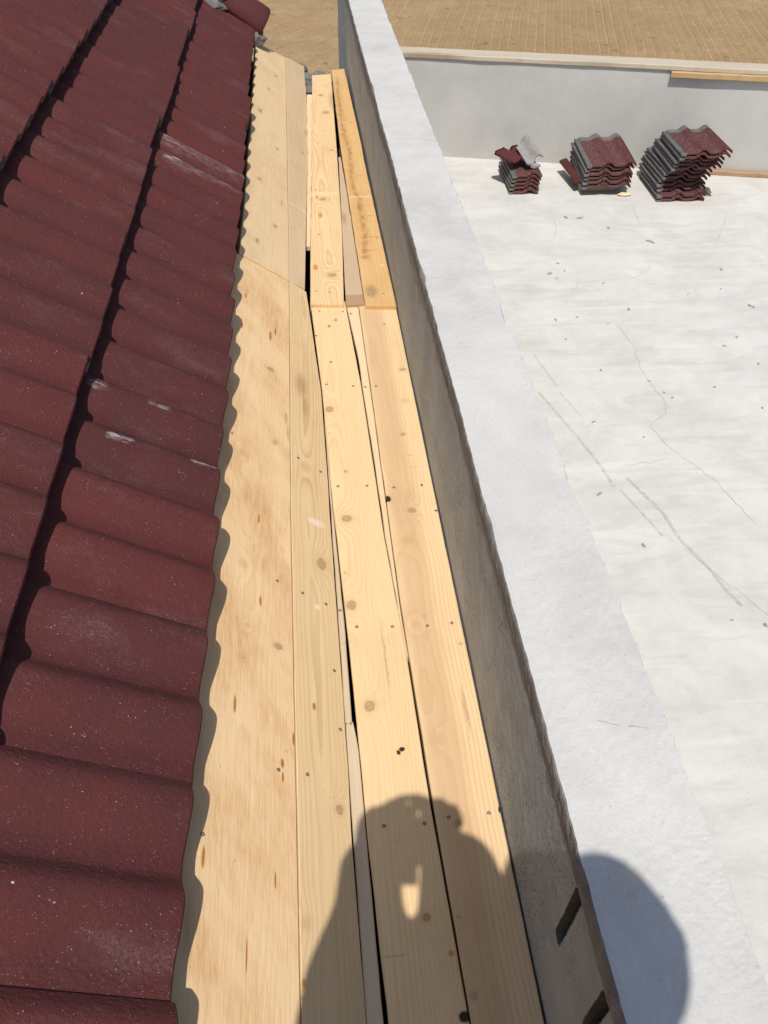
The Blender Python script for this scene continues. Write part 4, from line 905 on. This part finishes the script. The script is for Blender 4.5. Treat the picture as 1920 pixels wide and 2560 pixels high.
def fingers(hand, wrist, side):
    out = [[(wrist, 0.030), (wrist.lerp(hand, 0.6), 0.040), (hand, 0.042)], [(hand, 0.02), (sp(-0.040 if side < 0 else 0.070, -0.012, 0.008), 0.0105), (sp(-0.022 if side < 0 else 0.052, 0.014, -0.002), 0.0095), (sp(0.014 if side < 0 else 0.004, 0.019 if side < 0 else 0.012, -0.006), 0.0085)], [(hand, 0.018), (sp(-0.048 if side < 0 else 0.082, -0.016, 0.010), 0.012), (sp(-0.038 if side < 0 else 0.074, 0.004, 0.002), 0.011)]]
    for k in range(4):
        b_ = -0.055 - 0.019 * k
        x_e = -0.061 if side < 0 else 0.012
        p0 = cp(x_e + side * 0.020, b_ - 0.004, 0.026); p1 = cp(x_e + side * 0.017, b_, 0.004); p2 = cp(x_e + side * 0.006, b_, -0.004); 
        out.append([(hand, 0.016), (p0, 0.0088), (p1, 0.0082), (p2, 0.0076)])
    out.append([(hand, 0.018), (cp((-0.05 if side < 0 else 0.004), -0.085, 0.030), 0.0095), (cp((-0.036 if side < 0 else -0.008), -0.065, 0.026), 0.0085)])
    return out
body = [
    [((HX, HY, HZ), 0.078, (0.98, 1.14, 1.36))], [((HX, HY + 0.088, HZ - 0.005), 0.013, (0.8, 1.2, 1.7))], [((HX, HY + 0.045, HZ - 0.072), 0.04, (1.0, 1.0, 0.9))],
    [((HX - 0.078, HY - 0.005, HZ - 0.005), 0.02, (0.5, 0.9, 1.5))], [((HX + 0.078, HY - 0.005, HZ - 0.005), 0.02, (0.5, 0.9, 1.5))],
    [((HX, HY - 0.03, HZ - 0.07), 0.053), ((HX - 0.005, -0.36, 1.36), 0.058)],
    [(ls, 0.062), (Vector((0.19, -0.41, 1.35)), 0.075), (rs, 0.062)],
    [(Vector((0.19, -0.42, 1.28)), 0.125), (Vector((0.18, -0.45, 1.08)), 0.12), (hipc, 0.135)],
    [(ls, 0.056), (le, 0.044), (lm, 0.035), (lw, 0.028)], [(rs, 0.056), (re, 0.044), (rm, 0.035), (rw, 0.028)],
    [(hipc + Vector((-0.075, 0, -0.03)), 0.088), (Vector((0.07, -0.42, 0.47)), 0.058), (Vector((0.08, -0.46, 0.10)), 0.042)],
    [(hipc + Vector((0.075, 0, -0.03)), 0.088), (Vector((0.24, -0.42, 0.47)), 0.058), (Vector((0.225, -0.46, 0.10)), 0.042)],
    [(rh, 0.018), (sp(0.028, -0.004, -0.012), 0.014), (sp(0.016, 0.004, -0.016), 0.012)],
] + fingers(lh, lw, -1) + fingers(rh, rw, 1)
ob = capsule_union('body', body, skin, person, 0.0062, 3); ob.matrix_parent_inverse = PINV
top_ = [
    [(ls, 0.074), (Vector((0.19, -0.41, 1.35)), 0.088), (rs, 0.074)],
    [(Vector((0.19, -0.42, 1.28)), 0.142), (Vector((0.18, -0.45, 1.08)), 0.138), (Vector((0.175, -0.46, 0.88)), 0.152)],
    [(ls, 0.075), (le, 0.078), (ln, 0.086), (lm, 0.060), (lw, 0.056)], [(rs, 0.075), (re, 0.095), (rn, 0.104), (rm, 0.085), (rw, 0.072)],
]
ot = capsule_union('jacket', top_, cotton, person, 0.009, 16); ot.matrix_parent_inverse = PINV
tr = [[(hipc + Vector((-0.07, 0, 0.02)), 0.102), (hipc + Vector((0.07, 0, 0.02)), 0.102)],
    [(hipc + Vector((-0.075, 0, -0.03)), 0.098), (Vector((0.07, -0.42, 0.47)), 0.072), (Vector((0.08, -0.46, 0.11)), 0.064)],
    [(hipc + Vector((0.075, 0, -0.03)), 0.098), (Vector((0.24, -0.42, 0.47)), 0.072), (Vector((0.225, -0.46, 0.11)), 0.058)]]
otr = capsule_union('trousers', tr, denim, person, 0.010, 5); otr.matrix_parent_inverse = PINV
for xs_ in (0.08, 0.225):
    sh = capsule_union('shoe', [[((xs_, -0.47, 0.062), 0.046), ((xs_, -0.40, 0.050), 0.046), ((xs_, -0.29, 0.040), 0.036)]], shoem, person, 0.008, 3); sh.matrix_parent_inverse = PINV
hr = capsule_union('hair', [[((HX, HY - 0.022, HZ + 0.022), 0.083, (1.0, 1.06, 1.18))]], hairm, person, 0.008, 3); hr.matrix_parent_inverse = PINV
for s_ in (-1, 1):
    ey = lump('eye', (0, 0, 0), (0.011, 0.008, 0.007), plain('eye_dark', (0.1, 0.08, 0.07), 0.2, 0.5), 3, None, 2, 0.0)
    ey.matrix_world = PINV @ Matrix.Translation((HX + s_ * 0.031, HY + 0.080, HZ + 0.008)); ey.parent = person
mo = lump('mouth', (0, 0, 0), (0.022, 0.006, 0.006), plain('lips', (0.36, 0.15, 0.12), 0.5, 0.4), 5, None, 2, 0.05)
mo.matrix_world = PINV @ Matrix.Translation((HX, HY + 0.081, HZ - 0.052)); mo.parent = person
bm = bmesh.new(); boxbm(bm, (-0.058, -0.127, 0.0), (0.009, 0.011, 0.0075)); bmesh.ops.bevel(bm, geom=[e_ for e_ in bm.edges], offset=0.003, segments=2, affect='EDGES', profile=0.5)
ph = bmobj('smartphone', bm, plain('phone_black', (0.02, 0.02, 0.022), 0.25, 0.5))
ph.matrix_world = Matrix.Translation(cO + cz * 0.004) @ CAMR.to_4x4()
tag(ph, 'slim black smartphone held upright in both hands of the photographer', 'phone')
